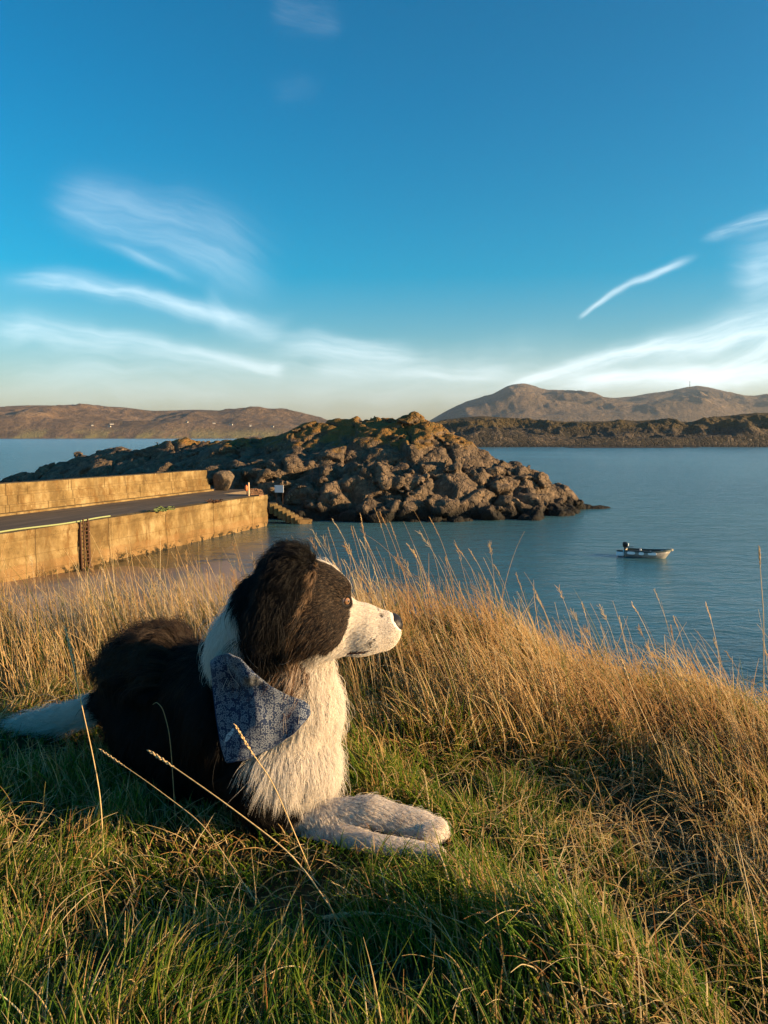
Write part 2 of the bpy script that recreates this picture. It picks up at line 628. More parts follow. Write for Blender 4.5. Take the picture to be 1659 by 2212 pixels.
mh = hill_mat('moorland', [(.38, (.07, .052, .034)), (.5, (.15, .10, .06)), (.62, (.27, .18, .10))], .004, (8, 55, (.24, .20, .08)))
hill_pt = far_hill('far_hills', [(-3000, 942), (-2200, 915), (-1500, 898), (-900, 890), (-400, 889), (-200, 888), (-60, 886), (0, 882), (60, 878), (100, 876), (170, 877), (215, 880), (270, 882), (330, 889), (380, 888), (430, 886), (480, 888), (520, 884), (560, 885), (620, 892), (670, 901), (715, 912), (760, 921), (820, 930), (900, 940), (960, 944)],
                   3300, 4500, 7000, 620, mh, 3, amp=.16, nu=760)
mm = hill_mat('mountain_heather', [(.34, (.11, .09, .07)), (.5, (.17, .13, .095)), (.68, (.26, .19, .13))], .0022, None, 1.6)
mt_pt = far_hill('mountain', [(880, 930), (925, 911), (960, 891), (985, 878), (1010, 868), (1060, 853), (1080, 842), (1095, 834), (1110, 831), (1128, 830.5), (1145, 834), (1160, 841), (1180, 846), (1195, 845), (1215, 847), (1260, 854), (1320, 858), (1365, 855), (1400, 849), (1440, 844), (1475, 839), (1500, 837), (1525, 839), (1560, 848), (1600, 856), (1625, 859), (1660, 856), (1750, 850), (1850, 868), (2000, 880), (2400, 884), (2900, 915), (3300, 941)],
                 4200, 6000, 8000, 900, mm, 11, nu=760, nt=90, amp=.14)
mhead = rock_mat('headland_rock', (.016, .016, .012), (.040, .033, .022), (.17, .125, .085), .09, (10, 24, (.085, .050, .020), (.05, .048, .02)), (.5, 3.5, (.02, .018, .016)))
hd_pt = far_hill('headland', [(700, 930), (900, 922), (930, 916), (960, 908), (1000, 902), (1040, 898), (1070, 901), (1100, 902), (1160, 908), (1220, 912), (1300, 911), (1335, 907), (1370, 910), (1410, 908), (1440, 905), (1470, 911), (1490, 912), (1510, 906), (1540, 901), (1600, 895), (1640, 893), (1670, 895), (1720, 890), (1800, 884), (1900, 893), (2300, 900), (2700, 925), (2900, 944)],
                 690, 830, 1100, 45, mhead, 23, nu=1100, nt=90, amp=.15)

# low dark skerry in front of the headland
sk = []
xs = np.linspace(1210, 1535, 90)
prof = 1.3 * np.clip(np.minimum((xs - 1210) / 30, (1535 - xs) / 90), 0, 1) + .5 * fbm(xs * .05, xs * 0, octv=3, seed=4)
m_dark = rock_mat('skerry_rock', (.02, .018, .015), (.04, .034, .028), (.08, .065, .05), .3, None, (0, .6, (.012, .012, .012)))
UU, TT = np.meshgrid(xs, np.linspace(-1, 1, 9), indexing='ij')
yy = 640 + 9 * TT
xx = (UU - UC) / FPX * yy
zz = prof[:, None] * (1 - TT ** 2) - .3
tag(mesh_np('skerry', np.stack([xx, yy, zz], -1).reshape(-1, 3), grid_faces(90, 9), True, [m_dark]), kind='structure')

# ------------------------------------------------------------------ houses far across the water, mast on the hill
m_white, k = mat('limewashed_wall')
k.out(k.bsdf(k.ramp(k.noise(None, 3), [(.3, (.40, .38, .34)), (.7, (.52, .49, .44))]), .9))
m_slate, k = mat('slate_roof')
k.out(k.bsdf(k.ramp(k.noise(None, 4), [(.3, (.05, .05, .055)), (.7, (.09, .085, .08))]), .7))
m_glassd, k = mat('dark_window')
k.out(k.bsdf((.02, .025, .03), .15))
houses = [(205, .10, 'white cottage alone on the far shore at the left of the village'),
          (238, .11, 'white long cottage on the far hillside with a grass field below'),
          (245, .17, 'small white cottage standing uphill behind the long cottage'),
          (405, .14, 'white cottage at the foot of the dark hill shadow across the water'),
          (462, .16, 'white cottage below the middle of the far ridge'),
          (503, .13, 'white cottage between the middle and the right end of the far shore'),
          (545, .12, 'white cottage near the right end of the far shore village'),
          (590, .12, 'white cottage farthest along the far shore beside the dark islet')]
for i, (hu, ht, lb) in enumerate(houses):
    p = np.array(hill_pt(hu, ht))
    L_, D_, H_ = 9 + 4 * (i % 3), 6.5, 3.6
    r = root('cottage', p - np.array([0, 0, 1.0]), .35 * (-1) ** i, label=lb, cat='house', group='cottages on the far shore')
    MB().box((0, 0, H_ / 2 + .5), (L_, D_, H_ + 1)).build('wall', m_white, r)
    b = MB()
    rr, hh = D_ / 2 + .4, H_ + 1
    b.add([(-L_ / 2 - .3, -rr, hh), (L_ / 2 + .3, -rr, hh), (L_ / 2 + .3, rr, hh), (-L_ / 2 - .3, rr, hh), (-L_ / 2 - .3, 0, hh + 3.4), (L_ / 2 + .3, 0, hh + 3.4)],
          [(3, 2, 1, 0), (0, 1, 5, 4), (2, 3, 4, 5), (1, 2, 5), (3, 0, 4)])
    ro = b.build('roof', m_slate, r)
    for s_ in (-1, 1):
        MB().box((s_ * (L_ / 2 - 1.2), 0, hh + 3.7), (1.1, 1.1, 1.6)).build('chimney', m_white, ro)
        MB().box((s_ * L_ * .28, -D_ / 2 - .03, 3.4), (1.4, .12, 1.5)).build('window', m_glassd, r)
m_mast, k = mat('mast_metal')
k.out(k.bsdf((.22, .19, .16), .6))
p = np.array(mt_pt(1482, 1.0))
r = root('radio_mast', p - np.array([0, 0, 4]), label='thin radio mast on the right-hand summit of the mountain', cat='mast')
b = MB()
for a in range(3):
    t = a * 2.094
    b.tube([(2.2 * math.cos(t), 2.2 * math.sin(t), 0), (1.5 * math.cos(t), 1.5 * math.sin(t), 46)], .8, 5)
for zz_ in range(4, 46, 6):
    b.tube([(2 * math.cos(a * 2.094), 2 * math.sin(a * 2.094), zz_) for a in (0, 1, 2, 0)], .35, 4)
b.build('lattice', m_mast, r)
MB().tube([(0, 0, 34), (0, 0, 46)], 2.6, 8).build('antenna_drum', m_mast, r)

# ------------------------------------------------------------------ rocky islet: boulders united over a heightfield
def islet_h(x, y):
    """smooth height of the islet, from its ridge line and half widths"""
    ridge = np.array([(-70, 147, .4, 6), (-62, 142, 3.0, 11), (-52, 137, 5.6, 15), (-37, 127, 8.0, 18), (-27, 119, 8.6, 20), (-18, 112, 9.4, 20), (-8, 107, 10.9, 20), (-2, 105, 12.0, 19), (3, 103, 12.3, 17), (7, 102, 10.6, 15), (11, 101.5, 7.6, 13), (14, 101, 5.6, 11), (17, 101, 3.2, 8), (21, 101, 2.2, 5.5), (24, 101, 1.9, 4.5), (27, 101, 1.4, 3.6), (29.6, 101.3, .7, 2.6)])
    best = np.full(np.shape(x), -9.0)
    for (x0, y0, h0, w0), (x1, y1, h1, w1) in zip(ridge[:-1], ridge[1:]):
        dx, dy = x1 - x0, y1 - y0
        t = np.clip(((x - x0) * dx + (y - y0) * dy) / (dx * dx + dy * dy), 0, 1)
        d = np.hypot(x - x0 - t * dx, y - y0 - t * dy)
        h, w = h0 + t * (h1 - h0), w0 + t * (w1 - w0)
        q = d / w
        z = (h + 1.2) * (1 - np.clip(q, 0, 1.3) ** 1.7) - 1.2
        best = np.maximum(best, z)
    return best


def joints(P, cell, depth, wid, seed, tilt, dome):
    """relief of irregular tilted blocks parted by joints, at points P"""
    dip = math.radians(24)
    Pc = np.stack([P[:, 0] * math.cos(dip) + P[:, 2] * math.sin(dip), P[:, 1], (P[:, 2] * math.cos(dip) - P[:, 0] * math.sin(dip)) * 1.45], 1) / cell
    Pc = Pc + .30 * np.stack([vnoise(Pc[:, 0] * .8, Pc[:, 1] * .8, Pc[:, 2] * .8, seed + s_) for s_ in range(3)], 1)
    B = np.floor(Pc)
    f1, f2, fac = np.full(len(P), 9.), np.full(len(P), 9.), np.zeros(len(P))
    for a in (-1, 0, 1):
        for b in (-1, 0, 1):
            for c in (-1, 0, 1):
                Cc = B + np.array([a, b, c])
                J = np.stack([_hash(Cc[:, 0], Cc[:, 1], Cc[:, 2], seed * 31 + s_) for s_ in range(3)], 1) * .5 + .5
                rel = Pc - Cc - J
                d = np.linalg.norm(rel, axis=1)
                m = d < f1
                tl = np.stack([_hash(Cc[:, 0], Cc[:, 1], Cc[:, 2], seed * 77 + s_) for s_ in range(4)], 1)
                fac = np.where(m, (rel * tl[:, :3]).sum(1) + .5 * tl[:, 3], fac)
                f2 = np.where(m, f1, np.minimum(f2, d))
                f1 = np.where(m, d, f1)
    e = (f2 - f1) * cell
    return -depth * np.exp(-(e / wid) ** 1.5) + tilt * fac + dome * (.5 - f1)


def build_islet():
    h = .25
    x0, x1, y0, y1, z0, z1 = -76, 32, 80, 156, -1.0, 14.5
    nx, ny, nz = int((x1 - x0) / h), int((y1 - y0) / h), int((z1 - z0) / h)
    gx, gy, gz = x0 + h * np.arange(nx), y0 + h * np.arange(ny), z0 + h * np.arange(nz)
    XX, YY = np.meshgrid(gx, gy, indexing='ij')
    H = islet_h(XX, YY) + 1.0 * fbm(XX * .13, YY * .13, octv=4, seed=9) - .2
    gy_, gx_ = np.gradient(H, h)[1], np.gradient(H, h)[0]
    sl = np.sqrt(1 + gx_ ** 2 + gy_ ** 2)
    F = ((gz[None, None, :] - H[:, :, None]) / sl[:, :, None]).astype(np.float32)
    rng = np.random.default_rng(21)
    n = 0
    tries = 0
    while n < 650 and tries < 30000:
        tries += 1
        x, y = rng.uniform(x0 + 2, x1 - 2), rng.uniform(y0 + 2, y1 - 8)
        if rng.random() < .7:
            x, y = rng.uniform(-22, 29), rng.uniform(82, 101)
        zc = float(islet_h(np.array(x), np.array(y)))
        if zc < -.9 or zc > 5.5 or x > 24 or (x < -24 and rng.random() < .7):
            continue
        if y > 108 + max(0, -x) * .75 and rng.random() < .9:
            continue
        n += 1
        big = rng.random()
        s = .5 + 1.8 * big ** 2.4
        if zc > 8:
            s *= .5
        if x < -30:
            s *= .75
        r = s * np.array([rng.uniform(.8, 1.5), rng.uniform(.8, 1.4), rng.uniform(.55, 1.05)])
        a = rng.normal(.5, .6)
        tl = rng.normal(-.35, .3)
        c = np.array([x, y, zc - .45 * s + rng.uniform(-.2, .3) * s])
        ca, sa = math.cos(a), math.sin(a)
        ct, st = math.cos(tl), math.sin(tl)
        R = np.array([[ca, -sa, 0], [sa, ca, 0], [0, 0, 1]]) @ np.array([[ct, 0, -st], [0, 1, 0], [st, 0, ct]])
        e = r.max() + .8
        i0, i1 = max(0, int((c[0] - e - x0) / h)), min(nx, int((c[0] + e - x0) / h) + 2)
        j0, j1 = max(0, int((c[1] - e - y0) / h)), min(ny, int((c[1] + e - y0) / h) + 2)
        k0, k1 = max(0, int((c[2] - e - z0) / h)), min(nz, int((c[2] + e - z0) / h) + 2)
        if i1 <= i0 or j1 <= j0 or k1 <= k0:
            continue
        D = np.stack(np.meshgrid(gx[i0:i1] - c[0], gy[j0:j1] - c[1], gz[k0:k1] - c[2], indexing='ij'), -1)
        L = D @ R / r
        p = rng.uniform(2.6, 7)
        q = (np.abs(L) ** p).sum(-1) ** (1 / p)
        d = (q - 1) * r.min()
        sub = F[i0:i1, j0:j1, k0:k1]
        kk = .07
        hh = np.clip(.5 + .5 * (sub - d) / kk, 0, 1)
        for _ in range(3):
            nn = rng.normal(size=3)
            nn /= np.linalg.norm(nn)
            d = np.maximum(d, D @ nn - rng.uniform(.45, .85) * r.mean())
        hh = np.clip(.5 + .5 * (sub - d) / kk, 0, 1)
        F[i0:i1, j0:j1, k0:k1] = sub * (1 - hh) + d * hh - kk * hh * (1 - hh)
    near_s = np.argwhere(np.abs(F) < 1.6)
    Pn = np.array([x0, y0, z0]) + near_s * h
    rel_ = joints(Pn, 4.4, .45, .26, 4, .55, .30) + joints(Pn, 1.8, .22, .15, 5, .20, .22)
    F[near_s[:, 0], near_s[:, 1], near_s[:, 2]] -= (rel_ * sm(1.6 - np.abs(F[near_s[:, 0], near_s[:, 1], near_s[:, 2]]), 0, .5)).astype(np.float32)
    V, Q = surface_nets(F, np.array([x0, y0, z0]), h)
    V = V + .05 * np.stack([fbm(V[:, 0] * .7, V[:, 1] * .7, V[:, 2] * .7, 3, s_) for s_ in (1, 2, 3)], 1)
    m_ = rock_mat('islet_rock', (.042, .033, .025), (.10, .074, .051), (.22, .155, .10), .5,
                  (5.0, 11.0, (.20, .10, .026), (.13, .09, .028)), (.8, 2.1, (.014, .013, .011)))
    tag(mesh_np('rocky_islet', V, Q, True, [m_]), kind='structure')
    return V


ISV = build_islet()

# ------------------------------------------------------------------ pier
m_conc, k = mat('stained_concrete')
co = k.n('ShaderNodeNewGeometry').outputs['Position']
cx_, cy_, cz_ = k.xyz(co)
along = k.vm('DOT_PRODUCT', co, (PIER_D[0], PIER_D[1], 0), 1)
vv_ = k.comb(along, k.m('MULTIPLY', cz_, .35), 0)
c = k.ramp(k.noise(co, .5, 7, .68), [(.34, (.10, .066, .026)), (.5, (.20, .140, .060)), (.66, (.30, .228, .115))])
c = k.mix(k.sstep(k.noise(vv_, 1.1, 6, .72), .48, .66), c, (.13, .075, .026))                 # run-off stains
c = k.mix(k.sstep(k.noise(vv_, 2.7, 5, .7), .62, .72), c, (.42, .32, .18))                 # lime streaks
tide = k.m('ADD', cz_, k.m('MULTIPLY', k.noise(k.comb(along, 0, 0), .5, 4), .7))
c = k.mix(k.m('MULTIPLY', k.m('SUBTRACT', 1.0, k.sstep(tide, 1.35, 1.5)), .55), c, (.20, .115, .048))
weed = k.m('MULTIPLY', k.m('SUBTRACT', 1.0, k.sstep(tide, .55, .95)), k.sstep(k.noise(co, 1.6, 6, .7), .50, .56))
c = k.mix(weed, c, (.02, .018, .01))
seam = k.m('ABSOLUTE', k.m('SUBTRACT', k.m('FRACT', k.m('DIVIDE', along, 7.3)), .5))
sf = k.m('SUBTRACT', 1.0, k.sstep(seam, .0, .009))
c = k.mix(k.m('MULTIPLY', sf, .75), c, (.06, .04, .02))
pour = k.m('ABSOLUTE', k.m('SUBTRACT', k.m('FRACT', k.m('DIVIDE', k.m('ADD', cz_, k.m('MULTIPLY', k.noise(k.comb(along, 0, 0), .8, 3), .10)), 1.12)), .5))
c = k.mix(k.m('MULTIPLY', k.m('SUBTRACT', 1, k.sstep(pour, 0, .03)), .6), c, (.07, .045, .02))
c = k.mix(k.m('MULTIPLY', k.sstep(k.noise(k.comb(k.m('MULTIPLY', along, 1.0), k.m('MULTIPLY', cz_, .25), 3.0), .45, 5, .6), .48, .62), .55), c, (.085, .055, .022))
hb = k.m('SUBTRACT', k.noise(co, 2.2, 7, .7), k.m('MULTIPLY', sf, .6))
k.out(k.bsdf(c, .92, k.bump(hb, .12, .8), .15))
m_deck, k = mat('pier_deck')
co = k.n('ShaderNodeNewGeometry').outputs['Position']
along = k.vm('DOT_PRODUCT', co, (PIER_D[0], PIER_D[1], 0), 1)
acr = k.vm('DOT_PRODUCT', co, (PIER_D[1], -PIER_D[0], 0), 1)
c = k.ramp(k.noise(k.comb(k.m('MULTIPLY', along, .12), acr, 0), 1.2, 6, .65), [(.3, (.06, .046, .034)), (.55, (.11, .085, .06)), (.72, (.18, .14, .10))])
k.out(k.bsdf(c, .85, k.bump(k.noise(co, 3, 6), .05, .6), .25))
m_rust, k = mat('rusted_iron')
k.out(k.bsdf(k.ramp(k.noise(None, 9, 5), [(.35, (.025, .015, .01)), (.65, (.09, .04, .018))]), .8))
m_weed, k = mat('green_net')
k.out(k.bsdf(k.ramp(k.noise(None, 12, 4), [(.3, (.05, .08, .02)), (.7, (.16, .20, .07))]), .9))

PN = np.array([PIER_D[1], -PIER_D[0]])             # quay face looks this way (towards the sun and the eye)
TOP = 3.33


def q2(s, d):
    """point on the pier plan: s metres from the outer corner along the quay (negative = towards us), d out from the face"""
    p = PIER_A + PIER_D * s + PN * d
    return p


def slab(mb, s0, s1, d0, d1, z0, z1, z0b=None, z1b=None, nseg=1, jit=0.0, rs=None):
    for i in range(nseg):
        a, b_ = s0 + (s1 - s0) * i / nseg, s0 + (s1 - s0) * (i + 1) / nseg
        za0 = z0
        ta = lambda s: z1 + ((z1b if z1b is not None else z1) - z1) * (s - s0) / (s1 - s0)
        j = rs.normal(0, jit) if rs is not None else 0
        pts = []
        for zf in (lambda s: za0, ta):
            for s, d in ((a, d0), (b_, d0), (b_, d1 + j), (a, d1 + j)):
                x, y = q2(s, d)
                pts.append((x, y, zf(s)))
        mb.hexa(pts)


pier = root('pier', (0, 0, 0), label='ochre stained concrete pier with ladder and tall rear parapet beside the beach', cat='pier')
rs = np.random.default_rng(3)
# quay wall: finely divided face with an uneven profile
nS, nZ = 300, 26
ss = np.linspace(-62, 0, nS)
zz = np.linspace(-1.2, TOP, nZ)
SS, ZZ = np.meshgrid(ss, zz, indexing='ij')
dd = .08 * fbm(SS * .5, ZZ * 1.1, octv=4, seed=6) - .05 * sm(ZZ, 1.2, 1.5) + .07 * (ZZ > TOP - .42) - .22 * sm(ZZ, -.1, .45) * 0
dd += .10 * sm(1.0 - ZZ, 0, .6) * vnoise(SS * .9, ZZ * 2, seed=8)
endc = np.where(SS > -.6, -.0, 0)
px_ = PIER_A[0] + PIER_D[0] * SS + PN[0] * dd
py_ = PIER_A[1] + PIER_D[1] * SS + PN[1] * dd
V = np.stack([px_, py_, ZZ], -1).reshape(-1, 3)
Fq = grid_faces(nS, nZ)
back = [(*q2(s, -1.0), z_) for s, z_ in ((-62, -1.2), (0, -1.2), (0, TOP), (-62, TOP))]
b0 = len(V)
V = np.concatenate([V, np.array(back)])
FL = [tuple(f) for f in Fq]
FL.append(tuple([b0 + 3] + [b0 + 2] + [i * nZ + nZ - 1 for i in range(nS - 1, -1, -1)]))
FL.append(tuple([b0 + 1, b0 + 2] + [(nS - 1) * nZ + j for j in range(nZ - 1, -1, -1)]))
mesh_np('quay_wall', V, FL, False, [m_conc], None, pier)
b = MB()
slab(b, -62, -.05, -11.2, -1.003, -1.0, TOP - .03)
slab(b, -.05, 7.0, -11.2, -5.5, -1.0, TOP - .05)
b.build('deck', m_deck, pier)
# parapet: three courses, each set back from the one below, cast in long blocks
par = bpy.data.objects.new('parapet', None)
b = MB()
sEnd = (np.array(at_z(482, 1059, TOP)[:2]) - PIER_A) @ PIER_D
dFoot = -9.6
prev = TOP - .2
for ci, (dz, off) in enumerate(((.62, .0), (1.35, -.16), (2.30, -.30))):
    s = -62.0
    while s < sEnd - .12 * ci - .1:
        ln = rs.uniform(4.5, 6.5)
        e = min(s + ln, sEnd - .12 * ci)
        slope = .0035
        top_a = TOP + dz + (sEnd - s) * slope + rs.normal(0, .012)
        top_b = TOP + dz + (sEnd - e) * slope + rs.normal(0, .012)
        lo = prev if ci == 0 else TOP + (.62, 1.35)[ci - 1] + (sEnd - (s + e) / 2) * slope - .05
        slab(b, s, e - .02, -11.1, dFoot + off + rs.normal(0, .012), lo, top_a, None, top_b)
        s = e
par = b.build('parapet', m_conc, pier, bevel=.04)
b = MB()
slab(b, -62, sEnd - .5, dFoot + .003, dFoot + .7, TOP - .4, TOP + .14)
b.build('parapet_footing', m_conc, pier, bevel=.03)
# ladder
sl = (np.array(at_y(182, 1136, 57.0)[:2]) - PIER_A) @ PIER_D
# the ladder stands where the sight line u=182 meets the quay face
best = min(np.linspace(-60, -2, 2000), key=lambda s: abs(UC + FPX * q2(s, .1)[0] / (q2(s, .1)[1] * cP + (9.5 - 2) * sP) - 182))
b = MB()
for ds in (-.24, .24):
    p_ = q2(best + ds, .26)
    b.tube([(*p_, -.3), (*p_, TOP + .25)], .06, 6)
lad = b.build('ladder', m_rust, pier)
for i in range(13):
    a_, c_ = q2(best - .24, .26), q2(best + .24, .26)
    MB().tube([(*a_, -.1 + i * .28), (*c_, -.1 + i * .28)], .045, 6).build('rung', m_rust, lad)
# dark upright strips added beside the ladder stand in for its shaded recess
for ds in (-.42, .42):
    p_ = q2(best + ds, .12)
    MB().box((*p_, 1.5), (.14, .16, 3.7), math.atan2(PIER_D[1], PIER_D[0])).build('dark_slot_strip', m_rust, pier)
# stairs at the far end going down along the rock
st = None
for i in range(8):
    uu_, vv2 = 590 + i * 9.0, 1087 + i * 4.9
    d_ = 84.6 - i * .12
    p_ = at_y(uu_, vv2, d_)
    o = MB().box((p_[0], p_[1], p_[2] - .55), (.85, 1.5, 1.1), .25).build('stair_step', m_conc, pier)
p_ = at_y(655, 1121, 84.0)
MB().box((p_[0], p_[1], p_[2] - .5), (1.6, 1.7, 1.0), .35).build('stair_landing', m_conc, pier)

m_post, k = mat('painted_post')
k.out(k.bsdf(k.ramp(k.noise(None, 8), [(.3, (.55, .36, .2)), (.7, (.68, .5, .32))]), .7))
pp = at_z(537.5, 1071.5, TOP)
r = root('mooring_post', pp, label='slim upright post on the quay edge near the end of the pier', cat='post')
MB().tube([(0, 0, 0), (0, 0, 1.35)], .09, 10).build('shaft', m_post, r)
MB().tube([(0, 0, 1.352), (0, 0, 1.42)], [.12, .06], 10).build('cap', m_post, r)
m_sign, k = mat('sign_white')
k.out(k.bsdf(k.ramp(k.noise(None, 2), [(.3, (.62, .63, .66)), (.7, (.72, .73, .76))]), .6))
ps = at_y(603, 1062, 87.6)
r = root('notice_board', (ps[0], ps[1], ps[2] - 1.2), -.2, label='white blank rectangular notice board at the foot of the rocks by the pier end', cat='sign')
MB().box((0, 0, 1.52), (1.06, .06, .84)).build('board', m_sign, r, bevel=.01)
for s_ in (-.38, .38):
    MB().box((s_, .065, .75), (.07, .06, 2.0)).build('leg', m_rust, r)
# orange float and pile of creels near the pier end
m_orange, k = mat('orange_float')
k.out(k.bsdf(k.ramp(k.noise(None, 5), [(.3, (.62, .12, .03)), (.7, (.75, .2, .06))]), .5))
pf = at_z(527, 1072, TOP) + np.array([.1, 1.2, 0])
r = root('lifebuoy_stand', pf, label='orange float hung on a stick beside the lobster creels on the pier end', cat='float stand')
MB().tube([(0, 0, 0), (0, 0, 1.15)], .04, 6).build('stick', m_rust, r)
MB().tube([(-.05, -.1, .45), (-.05, -.1, .6), (-.05, -.1, .95), (-.05, -.1, 1.08)], [.05, .17, .15, .05], 10).build('float', m_orange, r, True)
m_creel, k = mat('creel_rope')
k.out(k.bsdf(k.ramp(k.noise(None, 10), [(.35, (.10, .05, .03)), (.65, (.32, .18, .10))]), .9))
for j, (cu_, cv_, lb) in enumerate(((548, 1066, 'rust brown lobster creel right behind the slim post on the pier'), (559, 1068, 'rust brown lobster creel nearest the outer corner of the pier'))):
    pc = at_z(cu_, cv_ + 3, TOP)
    r = root('lobster_creel', pc, .5 + .7 * j, label=lb, cat='creel', group='creels on the pier end')
    MB().box((0, 0, .06), (.9, .6, .1)).build('base', m_creel, r)
    for xx_ in (-.4, -.13, .13, .4):
        MB().tube([(xx_, .28 * math.cos(t), .1 + .55 * math.sin(t)) for t in np.linspace(0, math.pi, 9)], .035, 5).build('hoop', m_creel, r)
    b = MB()
    for t in np.linspace(.15, math.pi - .15, 9):
        b.tube([(-.42, .285 * math.cos(t), .1 + .555 * math.sin(t)), (.42, .285 * math.cos(t), .1 + .555 * math.sin(t))], .02, 4)
    b.build('netting', m_creel, r)
# heaps of green net and weed along the quay edge
for j, (cu_, cv_, lb) in enumerate(((352, 1103, 'small heap of pale green net on the quay edge'), (467, 1085, 'small dark clump of net on the quay edge nearer the pier end'))):
    pc = at_z(cu_, cv_, TOP)
    rr_ = np.random.default_rng(40 + j)
    b = MB()
    for i in range(26):
        a_ = rr_.uniform(0, 6.28)
        q_ = [np.array([rr_.normal(0, .45), rr_.normal(0, .22), abs(rr_.normal(.08, .07))])]
        for _ in range(4):
            q_.append(q_[-1] + np.array([rr_.normal(0, .18), rr_.normal(0, .12), rr_.normal(0, .05)]))
            q_[-1][2] = max(.03, q_[-1][2])
        b.tube(q_, .045, 5)
    o = b.build('net_heap', m_weed if j == 0 else m_rust)
    o.location = pc
    o.rotation_euler = (0, 0, math.atan2(PIER_D[1], PIER_D[0]))
    tag(o, lb, 'net', 'nets on the quay edge')
# mooring rope lying along the quay edge
pts = []
for s in np.linspace(-44, -24, 40):
    x, y = q2(s, -.5 - .25 * math.sin(s * .7))
    pts.append((x, y, TOP + .04))
m_rope, k = mat('green_rope')
k.out(k.bsdf((.26, .30, .14), .9))
tag(MB().tube(pts, .06, 6).build('mooring_rope', m_rope), 'pale green mooring rope laid along the quay edge', 'rope')


def boulder(name, c, r, seed, m_, **kw):
    import bmesh
    bm = bmesh.new()
    bmesh.ops.create_icosphere(bm, subdivisions=5, radius=1)
    V = np.array([v.co[:] for v in bm.verts])
    Fb = np.array([[v.index for v in f.verts] for f in bm.faces])
    bm.free()
    V = np.sign(V) * np.abs(V) ** .8
    rs_ = np.random.default_rng(seed)
    for _ in range(6):
        n_ = rs_.normal(size=3)
        n_ /= np.linalg.norm(n_)
        d_ = V @ n_ - rs_.uniform(.62, .9)
        V = V - np.clip(d_, 0, None)[:, None] * n_ * .85
    V = V * (1 + .06 * fbm(V[:, 0] * 2.2, V[:, 1] * 2.2, V[:, 2] * 2.2, 4, seed)[:, None])
    o = mesh_np(name, V * np.array(r), Fb, True, [m_])
    o.location = c
    return tag(o, **kw)


m_boul = rock_mat('boulder_rock', (.08, .06, .045), (.16, .12, .08), (.26, .19, .12), 1.2)
pb = at_z(484, 1058, TOP)
boulder('boulder', (pb[0], pb[1], TOP + .95), (1.25, 1.1, 1.25), 5, m_boul, label='big rounded brown boulder standing against the end of the parapet', cat='boulder')

# ------------------------------------------------------------------ boat
m_hull, k = mat('boat_grey')
tc = k.n('ShaderNodeTexCoord').outputs['Object']
k.out(k.bsdf(k.ramp(k.noise(tc, 3, 5), [(.35, (.20, .20, .19)), (.65, (.30, .29, .27))]), .45))
m_tube, k = mat('boat_rim')
k.out(k.bsdf((.05, .075, .075), .55))
m_panel, k = mat('boat_white')
k.out(k.bsdf(k.ramp(k.noise(None, 6), [(.3, (.80, .81, .82)), (.7, (.88, .88, .87))]), .5))
m_motor, k = mat('motor_black')
k.out(k.bsdf((.015, .015, .018), .3))
m_tan, k = mat('boat_bow_wood')
k.out(k.bsdf(k.ramp(k.noise(None, 6), [(.3, (.42, .33, .22)), (.7, (.55, .45, .32))]), .6))
bl, br = at_z(1353, 1201, 0), at_z(1433, 1206, 0)
bc = (bl + br) / 2
brz = math.atan2(br[1] - bl[1], br[0] - bl[0])
blen = float(np.linalg.norm(br[:2] - bl[:2]))
boat = root('dinghy', bc, brz, label='grey open dinghy with white panels and outboard motor anchored in the bay', cat='boat')
# hull stations from stern (-x) to bow (+x); the bow rakes forward
hl = blen / 2
st_x = np.linspace(-1, 1, 13)
V, Fh = [], []
for i, t in enumerate(st_x):
    taper = 1 - max(0, t) ** 3 * .96
    wd = .72 * taper * (1 - .10 * max(0, -t))
    sheer = .50 + .16 * max(0, t) ** 2
    ring = []
    for a, (fy, fz) in enumerate(((-1, 1), (-.97, .55), (-.72, .05), (-.35, -.22), (0, -.30), (.35, -.22), (.72, .05), (.97, .55), (1, 1))):
        rake = .42 * max(0, t) ** 2 * (fz + .3)
        ring.append((t * hl + rake, fy * wd, fz * sheer if fz > 0 else fz * .6))
    V += ring
nr = 9
for i in range(12):
    for j in range(nr - 1):
        Fh.append((i * nr + j, (i + 1) * nr + j, (i + 1) * nr + j + 1, i * nr + j + 1))
Fh.append(tuple(range(nr)))
hull = mesh_np('hull', V, Fh, True, [m_hull], None, boat)
sdm = hull.modifiers.new('thick', 'SOLIDIFY')
sdm.thickness = .04
b = MB()
rim = [V[i * nr] for i in range(13)] + [V[i * nr + nr - 1] for i in range(12, -1, -1)]
b.tube(rim, .075, 8)
b.build('gunwale', m_tube, boat, True)
for xx_, ww_ in ((-.95, .62), (-.18, .40), (.62, .66), (1.32, .40)):
    t_ = xx_ / hl
    tap = 1 - max(0, t_) ** 3 * .96
    for sgn in (-1, 1):
        yb = .72 * tap * (1 - .1 * max(0, -t_)) + .035
        ang = 0 if xx_ < 1 else -.10 * sgn
        shh = .50 + .16 * max(0, t_) ** 2
        nn = 12
        pv = []
        for dy in (0, sgn * .05):
            for a in range(nn):
                th = 2 * math.pi * a / nn
                ex = np.sign(math.cos(th)) * abs(math.cos(th)) ** .6 * ww_ / 2
                ez = np.sign(math.sin(th)) * abs(math.sin(th)) ** .6 * .115
                pv.append((xx_ + ex, sgn * (yb - .0) + dy + ex * ang * sgn * sgn, shh * .74 + ez))
        pf_ = [tuple(range(nn)), tuple(range(2 * nn - 1, nn - 1, -1))] + [(a, (a + 1) % nn, nn + (a + 1) % nn, nn + a) for a in range(nn)]
        MB().add(pv, pf_).build('side_panel', m_panel, boat)
for xx_ in (-.75, .45):
    MB().box((xx_, 0, .36), (.26, 1.2, .05)).build('thwart', m_tan, boat)
